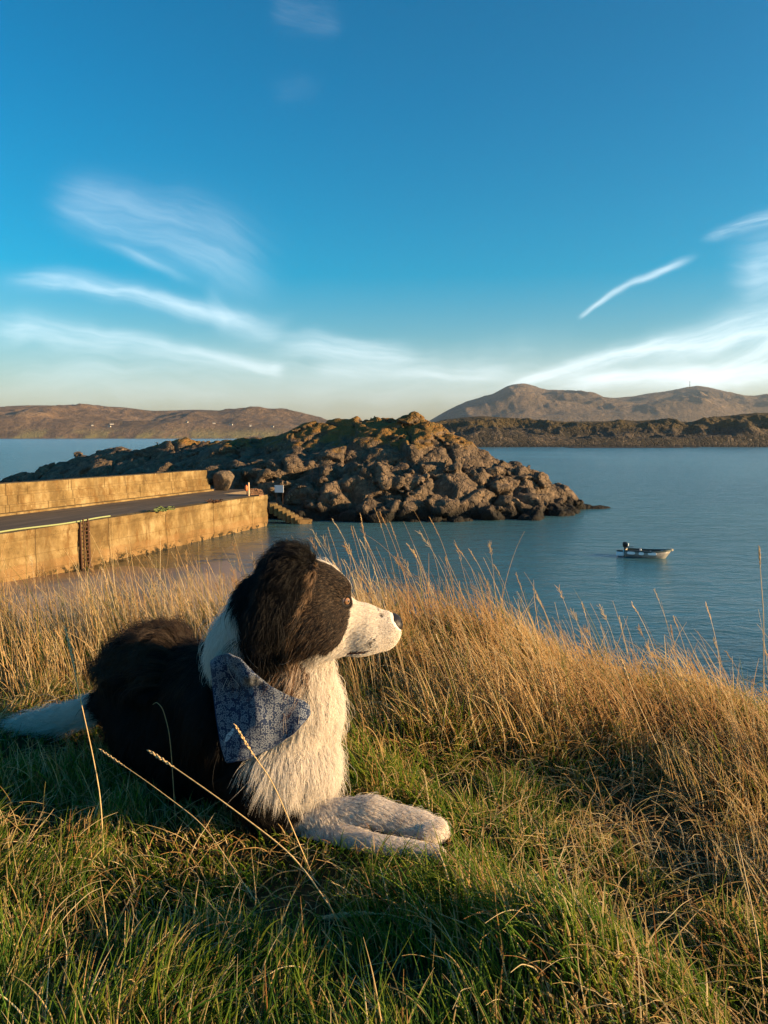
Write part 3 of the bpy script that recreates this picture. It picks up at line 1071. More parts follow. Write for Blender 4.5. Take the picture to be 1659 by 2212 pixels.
MB().box((-.35, .1, .55), (.16, .16, .14)).build('bailer', m_panel, boat, bevel=.03)
MB().box((-hl - .03, 0, .25), (.06, 1.25, .62)).build('transom', m_tan, boat, bevel=.01)
bt = V[12 * nr]
MB().tube([(bt[0] - .35, 0, bt[2] + .0), (bt[0] + .05, 0, bt[2] + .03), (bt[0] + .16, 0, bt[2] + .05)], [.13, .10, .05], 8).build('bow_cap', m_tan, boat, True)
mo = MB().box((-hl - .12, 0, .35), (.13, .16, .9)).build('outboard_motor', m_motor, boat, bevel=.03)
b = MB()
for zq, sc_ in ((.78, .8), (.82, 1.0), (1.05, 1.0), (1.14, .75)):
    pass
ringz = ((.70, .7), (.76, 1.0), (.95, 1.04), (1.08, .9), (1.13, .55))
vq = []
for zq, sc_ in ringz:
    for a in range(12):
        th = 2 * math.pi * a / 12
        vq.append((-hl - .10 + .20 * sc_ * np.sign(math.cos(th)) * abs(math.cos(th)) ** .7 - .08 * (zq - .7), .14 * sc_ * np.sign(math.sin(th)) * abs(math.sin(th)) ** .7, zq))
fq = [tuple(range(11, -1, -1)), tuple(48 + a for a in range(12))]
for i in range(4):
    for a in range(12):
        fq.append((i * 12 + a, i * 12 + (a + 1) % 12, i * 12 + 12 + (a + 1) % 12, i * 12 + 12 + a))
cw = MB().add(vq, fq).build('cowling', m_motor, mo, True)
MB().box((-hl + .13, -.02, .93), (.04, .2, .2)).build('badge', m_panel, mo)
MB().tube([(-hl - .05, -.05, .72), (-hl + .55, -.12, .78)], .03, 6).build('tiller', m_motor, mo)
# stern pod hanging over the water behind the transom
MB().box((-hl - .42, -.42, .22), (.62, .30, .34), .1).build('stern_pod', m_panel, boat, bevel=.08)
MB().box((-hl - .42, .42, .22), (.62, .30, .34), -.1).build('stern_pod', m_panel, boat, bevel=.08)
MB().box((-hl - .46, -.42, .46), (.5, .22, .12), .1).build('pod_lid', m_tube, boat, bevel=.03)

# ------------------------------------------------------------------ grassy bank under the dog
def crest_y(x):
    return 2.75 - .65 * np.clip(x, 0, 1.4) + .10 * np.sin(np.asarray(x) * 2.3)


def ground_z(x, y):
    x, y = np.asarray(x, float), np.asarray(y, float)
    z = 8.72 + .045 * fbm(x * 1.5 + 3, y * 1.5, octv=2, seed=31) + .018 * fbm(x * 5, y * 5, octv=2, seed=33)
    dog = np.exp(-(((x + .35) / .65) ** 2 + ((y - 1.65) / .38) ** 2))
    z = z * (1 - dog) + 8.70 * dog
    z = z + .035 * sm(y, 1.95, 2.5) * sm(x, -.5, .2) * (1 - sm(x, .35, .9)) - .05 * sm(x, .3, .9) * sm(y, 1.5, 2.0)
    z = z + .085 * np.exp(-((x - .26) / .13) ** 2 - ((y - 1.02) / .11) ** 2)
    z = z - .16 * np.exp(-(((x - .42) / .40) ** 2 + ((y - 1.72) / .20) ** 2)) * .5
    z = z - .45 * sm(x, 1.15, 2.6)
    z = z + .17 * np.exp(-((x - .92) / .30) ** 2 - ((y - .70) / .17) ** 2)  # hump added out of view to cast shade over the near turf
    d = np.clip(y - crest_y(x), 0, None)
    z = z - (.62 * d * sm(d, 0, .9) + .0 * d)
    return np.maximum(z, -2.0)


m_soil, k = mat('turf_soil')
P = k.n('ShaderNodeNewGeometry').outputs['Position']
c = k.ramp(k.noise(P, 6, 6, .7), [(.3, (.018, .016, .007)), (.6, (.05, .04, .016)), (.75, (.10, .075, .03))])
k.out(k.bsdf(c, .95, k.bump(k.noise(P, 30, 5), .02, 1), .1))
gxs = np.concatenate([[-30, -16, -9, -6, -4.5, -3.5], np.linspace(-3, 3.6, 166), [4.2, 5, 6.5, 9, 16, 30]])
gys = np.concatenate([[-8, -3, -1, 0], np.linspace(.3, 4.2, 118), [4.8, 5.6, 6.6, 8, 10, 12, 14.5, 17, 20]])
sheet('grassy_bank', gxs, gys, ground_z, [m_soil], kind='structure')


# ------------------------------------------------------------------ the dog: one continuous body grown from rounded volumes
def smin(a, b, kk):
    h = np.clip(.5 + .5 * (a - b) / kk, 0, 1)
    return a * (1 - h) + b * h - kk * h * (1 - h)


class Prim:
    def __init__(self, fn, lo, hi, kk, op='add'):
        self.fn, self.lo, self.hi, self.k, self.op = fn, np.array(lo), np.array(hi), kk, op


PR = []


def cone(pts, kk=.03, op='add', frame=None, squash=1.0):
    """chain of round cones through (point, radius)"""
    sq = np.array([1, 1, squash])
    segs = []
    for (a, ra), (b, rb) in zip(pts[:-1], pts[1:]):
        segs.append((np.asarray(a, float), np.asarray(b, float), ra, rb))

    def fn(P):
        best_ = None
        for a, b, ra, rb in segs:
            Pa, dd = P - a, b - a
            if frame is not None:
                Pa, dd = (Pa @ frame.T) / sq, (frame @ dd) / sq
            t = np.clip((Pa @ dd) / (dd @ dd), 0, 1)
            t = t if op == 'cut' else t
            r_ = ra + (rb - ra) * t * t * (3 - 2 * t)
            d = np.linalg.norm(Pa - t[..., None] * dd, axis=-1) - r_
            best_ = d if best_ is None else np.minimum(best_, d)
        return best_
    pp_ = np.array([np.asarray(p, float) for p, _ in pts])
    rr_m = max(r for _, r in pts)
    PR.append(Prim(fn, pp_.min(0) - rr_m, pp_.max(0) + rr_m, kk, op))


def ell(c, r, kk=.03, op='add', frame=None):
    c, r = np.asarray(c, float), np.asarray(r, float)
    fr_ = np.eye(3) if frame is None else frame

    def fn(P):
        L = (P - c) @ fr_.T
        k0 = np.linalg.norm(L / r, axis=-1)
        k1 = np.linalg.norm(L / r ** 2, axis=-1)
        return k0 * (k0 - 1) / np.maximum(k1, 1e-9)
    PR.append(Prim(fn, c - r.max(), c + r.max(), kk, op))


def sdf(P, prims=None):
    F = np.full(P.shape[:-1], 1.0)
    for p in (PR if prims is None else prims):
        d = p.fn(P)
        if p.op == 'add':
            F = smin(F, d, p.k)
        else:
            F = -smin(-F, d, p.k)
    return F


def grow(prims, h, pad=.03):
    lo = np.min([p.lo for p in prims if p.op == 'add'], 0) - pad
    hi = np.max([p.hi for p in prims if p.op == 'add'], 0) + pad
    n = np.ceil((hi - lo) / h).astype(int) + 1
    F = np.full(n, .2, np.float32)
    ax_ = [lo[i] + h * np.arange(n[i]) for i in range(3)]
    for p in prims:
        m = p.k + 3 * h
        i0 = np.clip(((p.lo - m - lo) / h).astype(int), 0, n)
        i1 = np.clip(((p.hi + m - lo) / h).astype(int) + 2, 0, n)
        G = np.stack(np.meshgrid(*[ax_[i][i0[i]:i1[i]] for i in range(3)], indexing='ij'), -1)
        s_ = (slice(i0[0], i1[0]), slice(i0[1], i1[1]), slice(i0[2], i1[2]))
        d = p.fn(G)
        F[s_] = smin(F[s_], d, p.k) if p.op == 'add' else -smin(-F[s_], d, p.k)
    V, Q = surface_nets(F, lo, h)
    for _ in range(2):
        f = sdf(V, prims)
        g = sgrad(V, prims)
        V = V - np.clip(f, -h, h)[:, None] * g
    return V, Q


def sgrad(P, prims=None):
    e = .0015
    g = np.stack([sdf(P + np.eye(3)[i] * e, prims) - sdf(P - np.eye(3)[i] * e, prims) for i in range(3)], -1)
    return g / (np.linalg.norm(g, axis=-1, keepdims=True) + 1e-9)


# head frame: a true profile, a along the muzzle, b up, c towards us
H0 = at_y(700, 1310, 1.50)
hv = (EYE - H0) / np.linalg.norm(EYE - H0)
hr = np.cross((0, 0, 1), hv)
hr /= np.linalg.norm(hr)
hu = np.cross(hv, hr)
YAW = math.radians(-8)
hr, hv = hr * math.cos(YAW) + hv * math.sin(YAW), hv * math.cos(YAW) - hr * math.sin(YAW)
ROLL = math.radians(6)
hu, hv = hu * math.cos(ROLL) + hv * math.sin(ROLL), hv * math.cos(ROLL) - hu * math.sin(ROLL)
HF = np.stack([hr, hu, hv])
MPP = np.linalg.norm(EYE - H0) / math.hypot(FPX, math.hypot(700 - UC, 1310 - VC))


def hp(u, v, c=0.0):
    return H0 + ((u - 700) * hr - (v - 1310) * hu) * MPP + c * hv


def hloc(P):
    """points in the head frame, as (u, v, c)"""
    L = (P - H0) @ HF.T
    return 700 + L[..., 0] / MPP, 1310 - L[..., 1] / MPP, L[..., 2]


px = MPP
# trunk
cone([(at_y(337, 1470, 1.87), .086), (at_y(360, 1472, 1.83), .098), (at_y(470, 1506, 1.70), .108), (at_y(565, 1520, 1.61), .118)], .05)
cone([(at_y(350, 1560, 1.80), .088), (at_y(460, 1575, 1.69), .105), (at_y(560, 1600, 1.61), .108)], .06)
cone([(at_y(310, 1505, 1.83), .070), (at_y(328, 1578, 1.735), .058), (at_y(400, 1640, 1.66), .040)], .05)
cone([(at_y(400, 1648, 1.65), .034), (at_y(470, 1668, 1.60), .028)], .03)
cone([(at_y(600, 1560, 1.575), .116), (at_y(612, 1625, 1.555), .104), (at_y(640, 1680, 1.54), .064)], .05)
# neck and throat
cone([(at_y(572, 1490, 1.60), .115), (at_y(560, 1400, 1.56), .092), (at_y(585, 1330, 1.53), .080)], .05)
cone([(at_y(630, 1500, 1.56), .085), (at_y(640, 1425, 1.54), .072), (at_y(640, 1370, 1.52), .060)], .05)
# near shoulder and upper arm
cone([(at_y(520, 1560, 1.56), .085), (at_y(585, 1700, 1.50), .050)], .05)
# forelegs, the upper one crossed over the other
cone([(at_y(580, 1738, 1.50), .038), (at_y(680, 1764, 1.485), .029), (at_y(750, 1755, 1.475), .026), (at_y(800, 1752, 1.47), .028), (at_y(850, 1768, 1.462), .026), (at_y(905, 1783, 1.45), .026), (at_y(938, 1791, 1.443), .021)], .02)
cone([(at_y(660, 1775, 1.50), .030), (at_y(730, 1804, 1.45), .021), (at_y(810, 1826, 1.404), .0195), (at_y(890, 1840, 1.388), .0195), (at_y(938, 1849, 1.38), .019)], .005)
for du, dv, dY in ((952, 1789, 1.462), (958, 1797, 1.447), (950, 1801, 1.430), (940, 1801, 1.418)):
    ell(at_y(du - 12, dv - 1, dY), (.017, .0095, .012), .015)
for du, dv, dY in ((950, 1846, 1.405), (956, 1853, 1.392), (946, 1857, 1.380)):
    ell(at_y(du - 10, dv - 1, dY), (.015, .009, .011), .015)
cone([(at_y(735, 1797, 1.425), .003), (at_y(810, 1796, 1.42), .005), (at_y(880, 1815, 1.41), .005), (at_y(940, 1824, 1.40), .006)], .006, 'cut')
# tail lying on the grass
cone([(at_y(262, 1505, 1.90), .040), (at_y(215, 1525, 1.93), .028), (at_y(150, 1545, 1.96), .024), (at_y(85, 1556, 1.98), .017), (at_y(45, 1561, 2.0), .008)], .03)
# skull
ell(hp(640, 1288), (80 * px, 74 * px, .062), .03, frame=HF)
ell(hp(688, 1277), (58 * px, 60 * px, .054), .03, frame=HF)
for s_ in (1, -1):
    ell(hp(722, 1268, s_ * .026), (30 * px, 22 * px, .022), .02, frame=HF)          # brow
    ell(hp(672, 1348, s_ * .036), (62 * px, 54 * px, .034), .03, frame=HF)          # cheek
    ell(hp(800, 1377, s_ * .013), (50 * px, 30 * px, .022), .018, frame=HF)         # flews
    ell(hp(842, 1372, s_ * .008), (22 * px, 24 * px, .018), .014, frame=HF)
cone([(hp(725, 1335), 50 * px), (hp(785, 1342), 37 * px), (hp(838, 1351), 27 * px)], .025, frame=HF, squash=.82)
cone([(hp(690, 1382), 40 * px), (hp(770, 1395), 22 * px), (hp(832, 1391), 13 * px)], .02, frame=HF, squash=.95)
# ear flaps, folded down at each side
EB = HF.copy()
ta = math.radians(58)
ea = HF[0] * math.cos(ta) + HF[1] * math.sin(ta)
eb_ = -HF[0] * math.sin(ta) + HF[1] * math.cos(ta)
for s_ in (1, -1):
    ell(hp(602, 1278, s_ * .080), (92 * px, 46 * px, .013), .008, frame=np.stack([ea, eb_, HF[2]]))
    cone([(hp(652, 1214, s_ * .040), .017), (hp(628, 1216, s_ * .060), .020), (hp(600, 1240, s_ * .074), .020)], .02)
# mouth line and eye sockets
for s_ in (1, -1):
    cone([(hp(752, 1409, s_ * .040), .0028), (hp(792, 1405, s_ * .038), .0024), (hp(825, 1396, s_ * .036), .0014), (hp(850, 1388, s_ * .030), .001)], .003, 'cut')


def trace(o, d, prims=None, tmax=4.0, off=0.0):
    t = 0.0
    for _ in range(120):
        p = o + d * t
        f = float(sdf(p[None], prims)[0]) - off
        if f < .0004:
            return p
        t += f * .8
        if t > tmax:
            return None
    return None


def on_body(u, v, off=0.0):
    d = ray(u, v)
    return trace(EYE, d / np.linalg.norm(d), None, 4.0, off)


def on_head(u, v, s_=1):
    """surface point of the head at (u, v) in its own frame, on the near (1) or far (-1) side"""
    return trace(hp(u, v, s_ * .20), -s_ * hv, None, .4)


EYES = []
for s_ in (1, -1):
    e = on_head(739, 1295, s_)
    ec = e - s_ * hv * .0075
    EYES.append((ec, s_))
for ec, s_ in EYES:
    out = s_ * hv * math.cos(.5) + hr * math.sin(.5)
    ell(ec + out * .001, (.0128, .0128, .0128), .010)
    f1 = np.stack([hr * math.cos(.12) - hu * math.sin(.12), hr * math.sin(.12) + hu * math.cos(.12), hv])
    ell(ec + out * .010, (.0132, .0072, .0125), .002, 'cut', frame=f1)

BV, BQ = grow(PR, .003)
BN = sgrad(BV)

# -- markings: nearest seed decides white, black, brown-tipped or mixed hair
WHT, BLK, BRN, MIX, SKN, TIC = 0, 1, 2, 3, 4, 5
SEEDS = []


def seeds(kind, pts, head=False, mirror=False):
    for u, v in pts:
        if head:
            for s_ in ((1, -1) if mirror else (1,)):
                p = on_head(u, v, s_)
                if p is not None:
                    SEEDS.append((p, kind))
        else:
            p = on_body(u, v)
            if p is not None:
                SEEDS.append((p, kind))


seeds(BLK, [(744, 1278), (745, 1310), (738, 1343), (725, 1371), (708, 1386), (671, 1386), (620, 1395), (700, 1300), (660, 1250), (690, 1350), (640, 1360), (600, 1300), (720, 1265), (735, 1262), (700, 1240), (680, 1225), (650, 1330), (720, 1330), (600, 1240), (640, 1225)], True, True)
seeds(WHT, [(768, 1290), (768, 1310), (763, 1350), (746, 1390), (720, 1410), (800, 1340), (830, 1360), (790, 1380), (770, 1330), (840, 1385), (760, 1375), (740, 1405), (695, 1412), (800, 1320)], True, True)
seeds(BLK, [(555, 1300), (540, 1350), (528, 1295), (560, 1380), (590, 1400), (540, 1415), (620, 1400), (535, 1330), (550, 1250), (600, 1420)])
seeds(MIX, [(575, 1435), (600, 1435), (620, 1425), (590, 1470), (560, 1450), (615, 1455), (640, 1425), (632, 1455), (655, 1440), (610, 1485), (640, 1478)])
seeds(WHT, [(671, 1412), (668, 1428), (700, 1440), (675, 1460), (660, 1500), (650, 1520), (690, 1500), (700, 1560), (712, 1600), (680, 1650), (610, 1660), (570, 1640), (630, 1690), (700, 1680), (640, 1580), (600, 1560), (560, 1600), (660, 1600), (600, 1520)])
seeds(WHT, [(482, 1300), (474, 1340), (497, 1280), (500, 1370), (468, 1375), (495, 1330), (510, 1390), (460, 1392)])
seeds(BLK, [(430, 1450), (400, 1500), (300, 1420), (330, 1600), (420, 1600), (500, 1680), (535, 1700), (450, 1650), (250, 1450), (300, 1385), (240, 1520), (560, 1735), (600, 1742), (425, 1445), (436, 1400), (425, 1378), (446, 1416), (405, 1385), (510, 1660), (480, 1550), (540, 1665), (390, 1410), (620, 1738), (400, 1645), (460, 1660), (520, 1560), (510, 1480)])
seeds(TIC, [(680, 1762), (720, 1750), (760, 1750), (800, 1745), (840, 1770), (880, 1775), (920, 1790), (740, 1775), (660, 1765), (860, 1790)])
seeds(TIC, [(830, 1815), (870, 1830), (930, 1850), (900, 1840)])
seeds(WHT, [(170, 1530), (120, 1548), (80, 1555), (50, 1562), (190, 1540)])
seeds(BLK, [(212, 1520), (235, 1515)])
SP = np.array([s_[0] for s_ in SEEDS])
SK = np.array([s_[1] for s_ in SEEDS])


def classify(P, jit=.010):
    """kind of hair at each body point"""
    Pj = P + jit * np.stack([vnoise(P[:, 0] * 55, P[:, 1] * 55, P[:, 2] * 55, s_) for s_ in (51, 52, 53)], 1)
    out = np.zeros(len(P), int)
    dmin = np.full(len(P), 9.)
    for p, kd in zip(SP, SK):
        d = ((Pj - p) ** 2).sum(1)
        m = d < dmin
        out[m] = kd
        dmin[m] = d[m]
    u, v, c = hloc(P)
    line = np.interp(u, [640, 668, 690, 715, 740, 757], [1195, 1212, 1222, 1238, 1258, 1300])
    wid = np.interp(u, [655, 690, 735, 760], [.006, .012, .016, .034])
    wid = wid + .004 * vnoise(u * .06, v * .06, seed=61)
    blaze = (np.abs(c) < wid) & (v < line + 22) & (u > 662) & (u < 775) & (v < 1320)
    out[blaze] = WHT
    out[(u > 764) & (np.abs(c) < .06) & (v < 1430)] = WHT
    for (su, sv, rad) in ((797, 1386, 6), (790, 1391, 3), (806, 1379, 3), (800, 1394, 2.5), (824, 1330, 5), (818, 1318, 2.5)):
        out[((u - su) ** 2 + (v - sv) ** 2 < rad ** 2) & (np.abs(c) < .06) & (RNG.random(len(P)) < .6)] = BLK
    for ec, s_ in EYES:
        out[((P - ec) ** 2).sum(1) < .022 ** 2] = BLK
    lipd = np.abs(v - np.interp(u, [745, 752, 790, 825, 855], [1409, 1409, 1405, 1393, 1383]))
    out[(lipd < np.interp(u, [750, 785, 800, 812], [4.5, 3.5, 1.5, 0])) & (u > 750) & (u < 830) & (np.abs(c) < .05)] = SKN
    return out


COLS = {WHT: (.80, .755, .70), BLK: (.007, .0065, .0075), BRN: (.05, .03, .018), MIX: (.3, .2, .14), SKN: (.10, .05, .042), TIC: (.86, .79, .72)}
kd = classify(BV)
bc_ = np.array([COLS[i] for i in kd])
m_skin, k = mat('dog_skin')
k.out(k.bsdf(k.vm('SCALE', k.attr('tint'), .8), .75, k.bump(k.noise(None, 300, 3), .001, .5), .2))
dog = root('dog', at_y(560, 1740, 1.60), label='black and white collie dog with a blue patterned bandana lying on the grass', cat='dog')
DL = np.array(dog.location)
body = mesh_np('body', BV - DL, BQ, True, [m_skin], {'tint': np.concatenate([bc_, np.ones((len(bc_), 1))], 1)}, dog)

# -- eyes
m_eye, k = mat('dog_eye')
oc = k.n('ShaderNodeTexCoord').outputs['Object']
ex, ey, ez = k.xyz(oc)
rad = k.m('SQRT', k.m('ADD', k.m('MULTIPLY', ex, ex), k.m('MULTIPLY', ey, ey)))
ang = k.m('ARCTAN2', ey, ex)
fib = k.noise(k.comb(k.m('MULTIPLY', ang, 6), k.m('MULTIPLY', rad, 200), 0), 1, 3)
iris = k.ramp(fib, [(.3, (.16, .075, .03)), (.7, (.36, .20, .10))])
front = k.sstep(ez, 0, .002)
c = k.mix(k.sstep(rad, .0062, .0068), iris, (.03, .015, .01))
c = k.mix(k.sstep(rad, .0078, .0088), c, (.42, .30, .25))
c = k.mix(k.m('SUBTRACT', 1, k.sstep(rad, .0023, .0028)), c, (.002, .002, .002))
k.out(k.bsdf(k.mix(front, (.4, .3, .25), c), .06, None, .6, Coat_Weight=.6, Coat_Roughness=.02))
us, vs = np.linspace(0, math.pi, 25), np.linspace(0, 2 * math.pi, 33)
UU, VV = np.meshgrid(us, vs, indexing='ij')
rr_ = .0108 * (1 + .10 * np.exp(-(UU / .5) ** 2))
ESV = np.stack([rr_ * np.sin(UU) * np.cos(VV), rr_ * np.sin(UU) * np.sin(VV), rr_ * np.cos(UU)], -1).reshape(-1, 3)
for ec, s_ in EYES:
    o = mesh_np('eye', ESV, grid_faces(25, 33), True, [m_eye], None, dog)
    gaze = s_ * hv * math.cos(.62) + hr * math.sin(.62) - hu * .05
    o.location = ec - DL + s_ * hv * .0005
    o.rotation_euler = Vector(gaze).to_track_quat('Z', 'Y').to_euler()

# -- nose pad
NP0 = len(PR)
ell(hp(846, 1351), (29 * px, 25 * px, .0205), .004, frame=HF)
ell(hp(857, 1358), (12 * px, 19 * px, .012), .008, frame=HF)
for s_ in (1, -1):
    ell(hp(850, 1353, s_ * .0125), (18 * px, 15 * px, .0095), .006, frame=HF)
    cone([(hp(868, 1347, s_ * .008), .0034), (hp(858, 1346, s_ * .014), .0038), (hp(848, 1350, s_ * .021), .0022)], .003, 'cut')
cone([(hp(872, 1340, 0), .0015), (hp(868, 1372, 0), .0015)], .003, 'cut')
NPR = PR[NP0:]
del PR[NP0:]
NV, NQ = grow(NPR, .0013, .01)
m_nose, k = mat('dog_nose')
tcn = k.n('ShaderNodeTexCoord').outputs['Object']
k.out(k.bsdf((.014, .012, .013), .42, k.bump(k.voro(tcn, 900), .0005, .6), .3))
mesh_np('nose', NV - DL, NQ, True, [m_nose], None, dog)

# -- bandana: cloth laid over the near shoulder, its neck band running round under the ruff
BD = [(455, 1402), (466, 1388), (492, 1378), (520, 1395), (540, 1440), (580, 1480), (620, 1502), (655, 1512), (669, 1524), (670, 1545), (640, 1578), (590, 1612), (540, 1635), (492, 1650), (484, 1640), (474, 1590), (462, 1520), (456, 1450)]
BDP = np.array(BD, float)


def inside(U, V, poly):
    r = np.zeros(U.shape, bool)
    n = len(poly)
    for i in range(n):
        (x1, y1), (x2, y2) = poly[i], poly[(i + 1) % n]
        c_ = ((y1 > V) != (y2 > V)) & (U < (x2 - x1) * (V - y1) / (y2 - y1 + 1e-12) + x1)
        r ^= c_
    return r


# parametric cloth: rows between the upper (neck) edge and the lower (tip) edge
up = np.array([(456, 1428), (470, 1417), (494, 1411), (520, 1422), (546, 1450), (585, 1482), (625, 1503), (655, 1513), (668, 1525)], float)
lo = np.array([(456, 1434), (460, 1480), (468, 1550), (478, 1610), (489, 1647), (530, 1640), (585, 1616), (635, 1583), (670, 1543)], float)


def resamp(p, n):
    s_ = np.concatenate([[0], np.cumsum(np.linalg.norm(np.diff(p, axis=0), axis=1))])
    t = np.linspace(0, s_[-1], n)
    return np.stack([np.interp(t, s_, p[:, 0]), np.interp(t, s_, p[:, 1])], 1)


nu_, nv_ = 84, 52
ua, la = resamp(up, nu_), resamp(lo, nu_)
tt = np.linspace(0, 1, nv_)
UVG = ua[:, None, :] * (1 - tt)[None, :, None] + la[:, None, :] * tt[None, :, None]
D = np.stack([ray(u, v) for u, v in UVG.reshape(-1, 2)])
D /= np.linalg.norm(D, axis=1, keepdims=True)
T = np.full(len(D), .9)
OFFV = (.026 + .006 * sm(np.broadcast_to(tt[None, :] + .9 * sm(np.linspace(0, 1, nu_), .25, .6)[:, None], (nu_, nv_)), .05, .55)).reshape(-1)
for _ in range(70):
    f = sdf(EYE + D * T[:, None]) - OFFV
    T = np.clip(T + np.clip(f, -.05, .05) * .7, .5, 2.2)
T2 = T.reshape(nu_, nv_)
med = np.median(T2)
T2 = np.clip(T2, med - .14, med + .16)
for _ in range(5):
    pad_ = np.pad(T2, 1, 'edge')
    T2 = .5 * T2 + .125 * (pad_[:-2, 1:-1] + pad_[2:, 1:-1] + pad_[1:-1, :-2] + pad_[1:-1, 2:])
T2 = T2 + .016 * sm(UVG[..., 0], 635, 672) ** 2 + .012 * sm(-UVG[..., 0] - .25 * (UVG[..., 1] - 1420), -478, -452) ** 2
fold = .008 * np.sin((UVG[..., 0] * .9 + UVG[..., 1] * .35) * .055 + 1.0) + .004 * vnoise(UVG[..., 0] * .02, UVG[..., 1] * .02, seed=71) + .010 * np.exp(-((UVG[..., 0] - 520 - (UVG[..., 1] - 1400) * .25) / 14) ** 2) * (1 - tt[None, :])
T2 = T2 - fold
CV = EYE + D * T2.reshape(-1, 1)
m_band, k = mat('bandana_cotton')
cu_ = k.attr('cloth', 'Vector')
base = k.mix(k.noise(cu_, 60, 3), (.007, .016, .050), (.012, .026, .070))
LT = (.21, .24, .29)


def motif(k, sc, off, r0, r1, petals=0, dens=.5, swirl=0.0):
    p = k.vm('ADD', cu_, off)
    vo = k.n('ShaderNodeTexVoronoi')
    k.put(vo.inputs['Vector'], p)
    vo.inputs['Scale'].default_value = sc
    vo.inputs['Randomness'].default_value = .75
    rel = k.vm('SUBTRACT', p, vo.outputs['Position'])
    rx, ry, rz_ = k.xyz(rel)
    rnd = k.xyz(vo.outputs['Color'])
    a_ = k.m('ADD', k.m('ARCTAN2', ry, rx), k.m('MULTIPLY', rnd[1], 6.28))
    d_ = k.m('MULTIPLY', k.m('SQRT', k.m('ADD', k.m('MULTIPLY', rx, rx), k.m('MULTIPLY', ry, ry))), sc)
    if petals:
        d_ = k.m('SUBTRACT', d_, k.m('MULTIPLY', k.m('COSINE', k.m('MULTIPLY', a_, petals)), r1 * .28))
    if swirl:
        d_ = k.m('SUBTRACT', d_, k.m('MULTIPLY', k.m('FRACT', k.m('DIVIDE', a_, 6.283)), swirl))
    ring = k.m('MULTIPLY', k.sstep(d_, r0 - .03, r0 + .02), k.m('SUBTRACT', 1, k.sstep(d_, r1 - .02, r1 + .03)))
    return k.m('MULTIPLY', ring, k.m('LESS_THAN', rnd[0], dens))


pat = motif(k, 62, (0, 0, 0), .20, .33, 5, .75)
pat = k.m('MAXIMUM', pat, motif(k, 62, (0, 0, 0), -.1, .07, 0, .75))
pat = k.m('MAXIMUM', pat, motif(k, 105, (.3, .1, 0), .16, .30, 0, .6, .16))
pat = k.m('MAXIMUM', pat, motif(k, 150, (.7, .4, 0), -.1, .17, 4, .55))
pat = k.m('MAXIMUM', pat, motif(k, 230, (.2, .8, 0), -.1, .16, 0, .5))
# the pale feather mark
fx_, fy_, fz_ = k.xyz(cu_)
fc = (((497 - 455) * MPP), -((1588 - 1380) * MPP))
qa = k.m('ADD', k.m('MULTIPLY', k.m('SUBTRACT', fx_, fc[0]), .55), k.m('MULTIPLY', k.m('SUBTRACT', fy_, fc[1]), .83))
qb = k.m('SUBTRACT', k.m('MULTIPLY', k.m('SUBTRACT', fx_, fc[0]), .83), k.m('MULTIPLY', k.m('SUBTRACT', fy_, fc[1]), .55))
qb = k.m('ADD', qb, k.m('MULTIPLY', k.m('SUBTRACT', k.noise(cu_, 140, 2), .5), .006))
fe = k.m('ADD', k.m('POWER', k.m('ABSOLUTE', k.m('DIVIDE', qa, .0185)), 2), k.m('POWER', k.m('ABSOLUTE', k.m('DIVIDE', qb, .0042)), 2))
fea = k.m('MULTIPLY', k.m('SUBTRACT', 1, k.sstep(fe, .6, 1.1)), k.sstep(k.noise(cu_, 320, 3), .35, .6))
c = k.mix(k.m('MULTIPLY', pat, k.m('MULTIPLY_ADD', k.noise(cu_, 180, 2), .5, .45)), base, LT)
c = k.mix(fea, c, (.55, .58, .62))
weave = k.m('ADD', k.m('SINE', k.m('MULTIPLY', fx_, 9000)), k.m('SINE', k.m('MULTIPLY', fy_, 9000)))
k.out(k.bsdf(c, .9, k.bump(weave, .0003, .4), .15, Sheen_Weight=.15))
cuv = np.stack([(UVG[..., 0] - 455) * MPP, -(UVG[..., 1] - 1380) * MPP, 0 * UVG[..., 0]], -1).reshape(-1, 3)
band = mesh_np('bandana', CV - DL, grid_faces(nu_, nv_), True, [m_band], {'cloth': cuv}, dog)
so = band.modifiers.new('thick', 'SOLIDIFY')
so.thickness = .0022
# stitched hem along the free edge
hem = [CV.reshape(nu_, nv_, 3)[i, -1] - DL - hv * -.0006 for i in range(0, nu_, 2)]
hm = MB().tube(hem, .0017, 6)
m_hem, k = mat('bandana_hem')
k.out(k.bsdf((.016, .034, .09), .9))
hm.build('hem', m_hem, band, True)

# ------------------------------------------------------------------ fur
# guides: where, which way the hair lies (in the picture plane, plus towards us), length, lift, curl
G = []


def guide(u, v, du, dv, dc, ln, lift, head=False, mirror=True):
    for s_ in ((1, -1) if (head and mirror) else (1,)):
        p = on_head(u, v, s_) if head else on_body(u, v)
        if p is None:
            continue
        d = (du * hr - dv * hu + s_ * dc * hv) if head else np.array([du, -dc, -dv])
        G.append((p, d / np.linalg.norm(d), ln, lift))


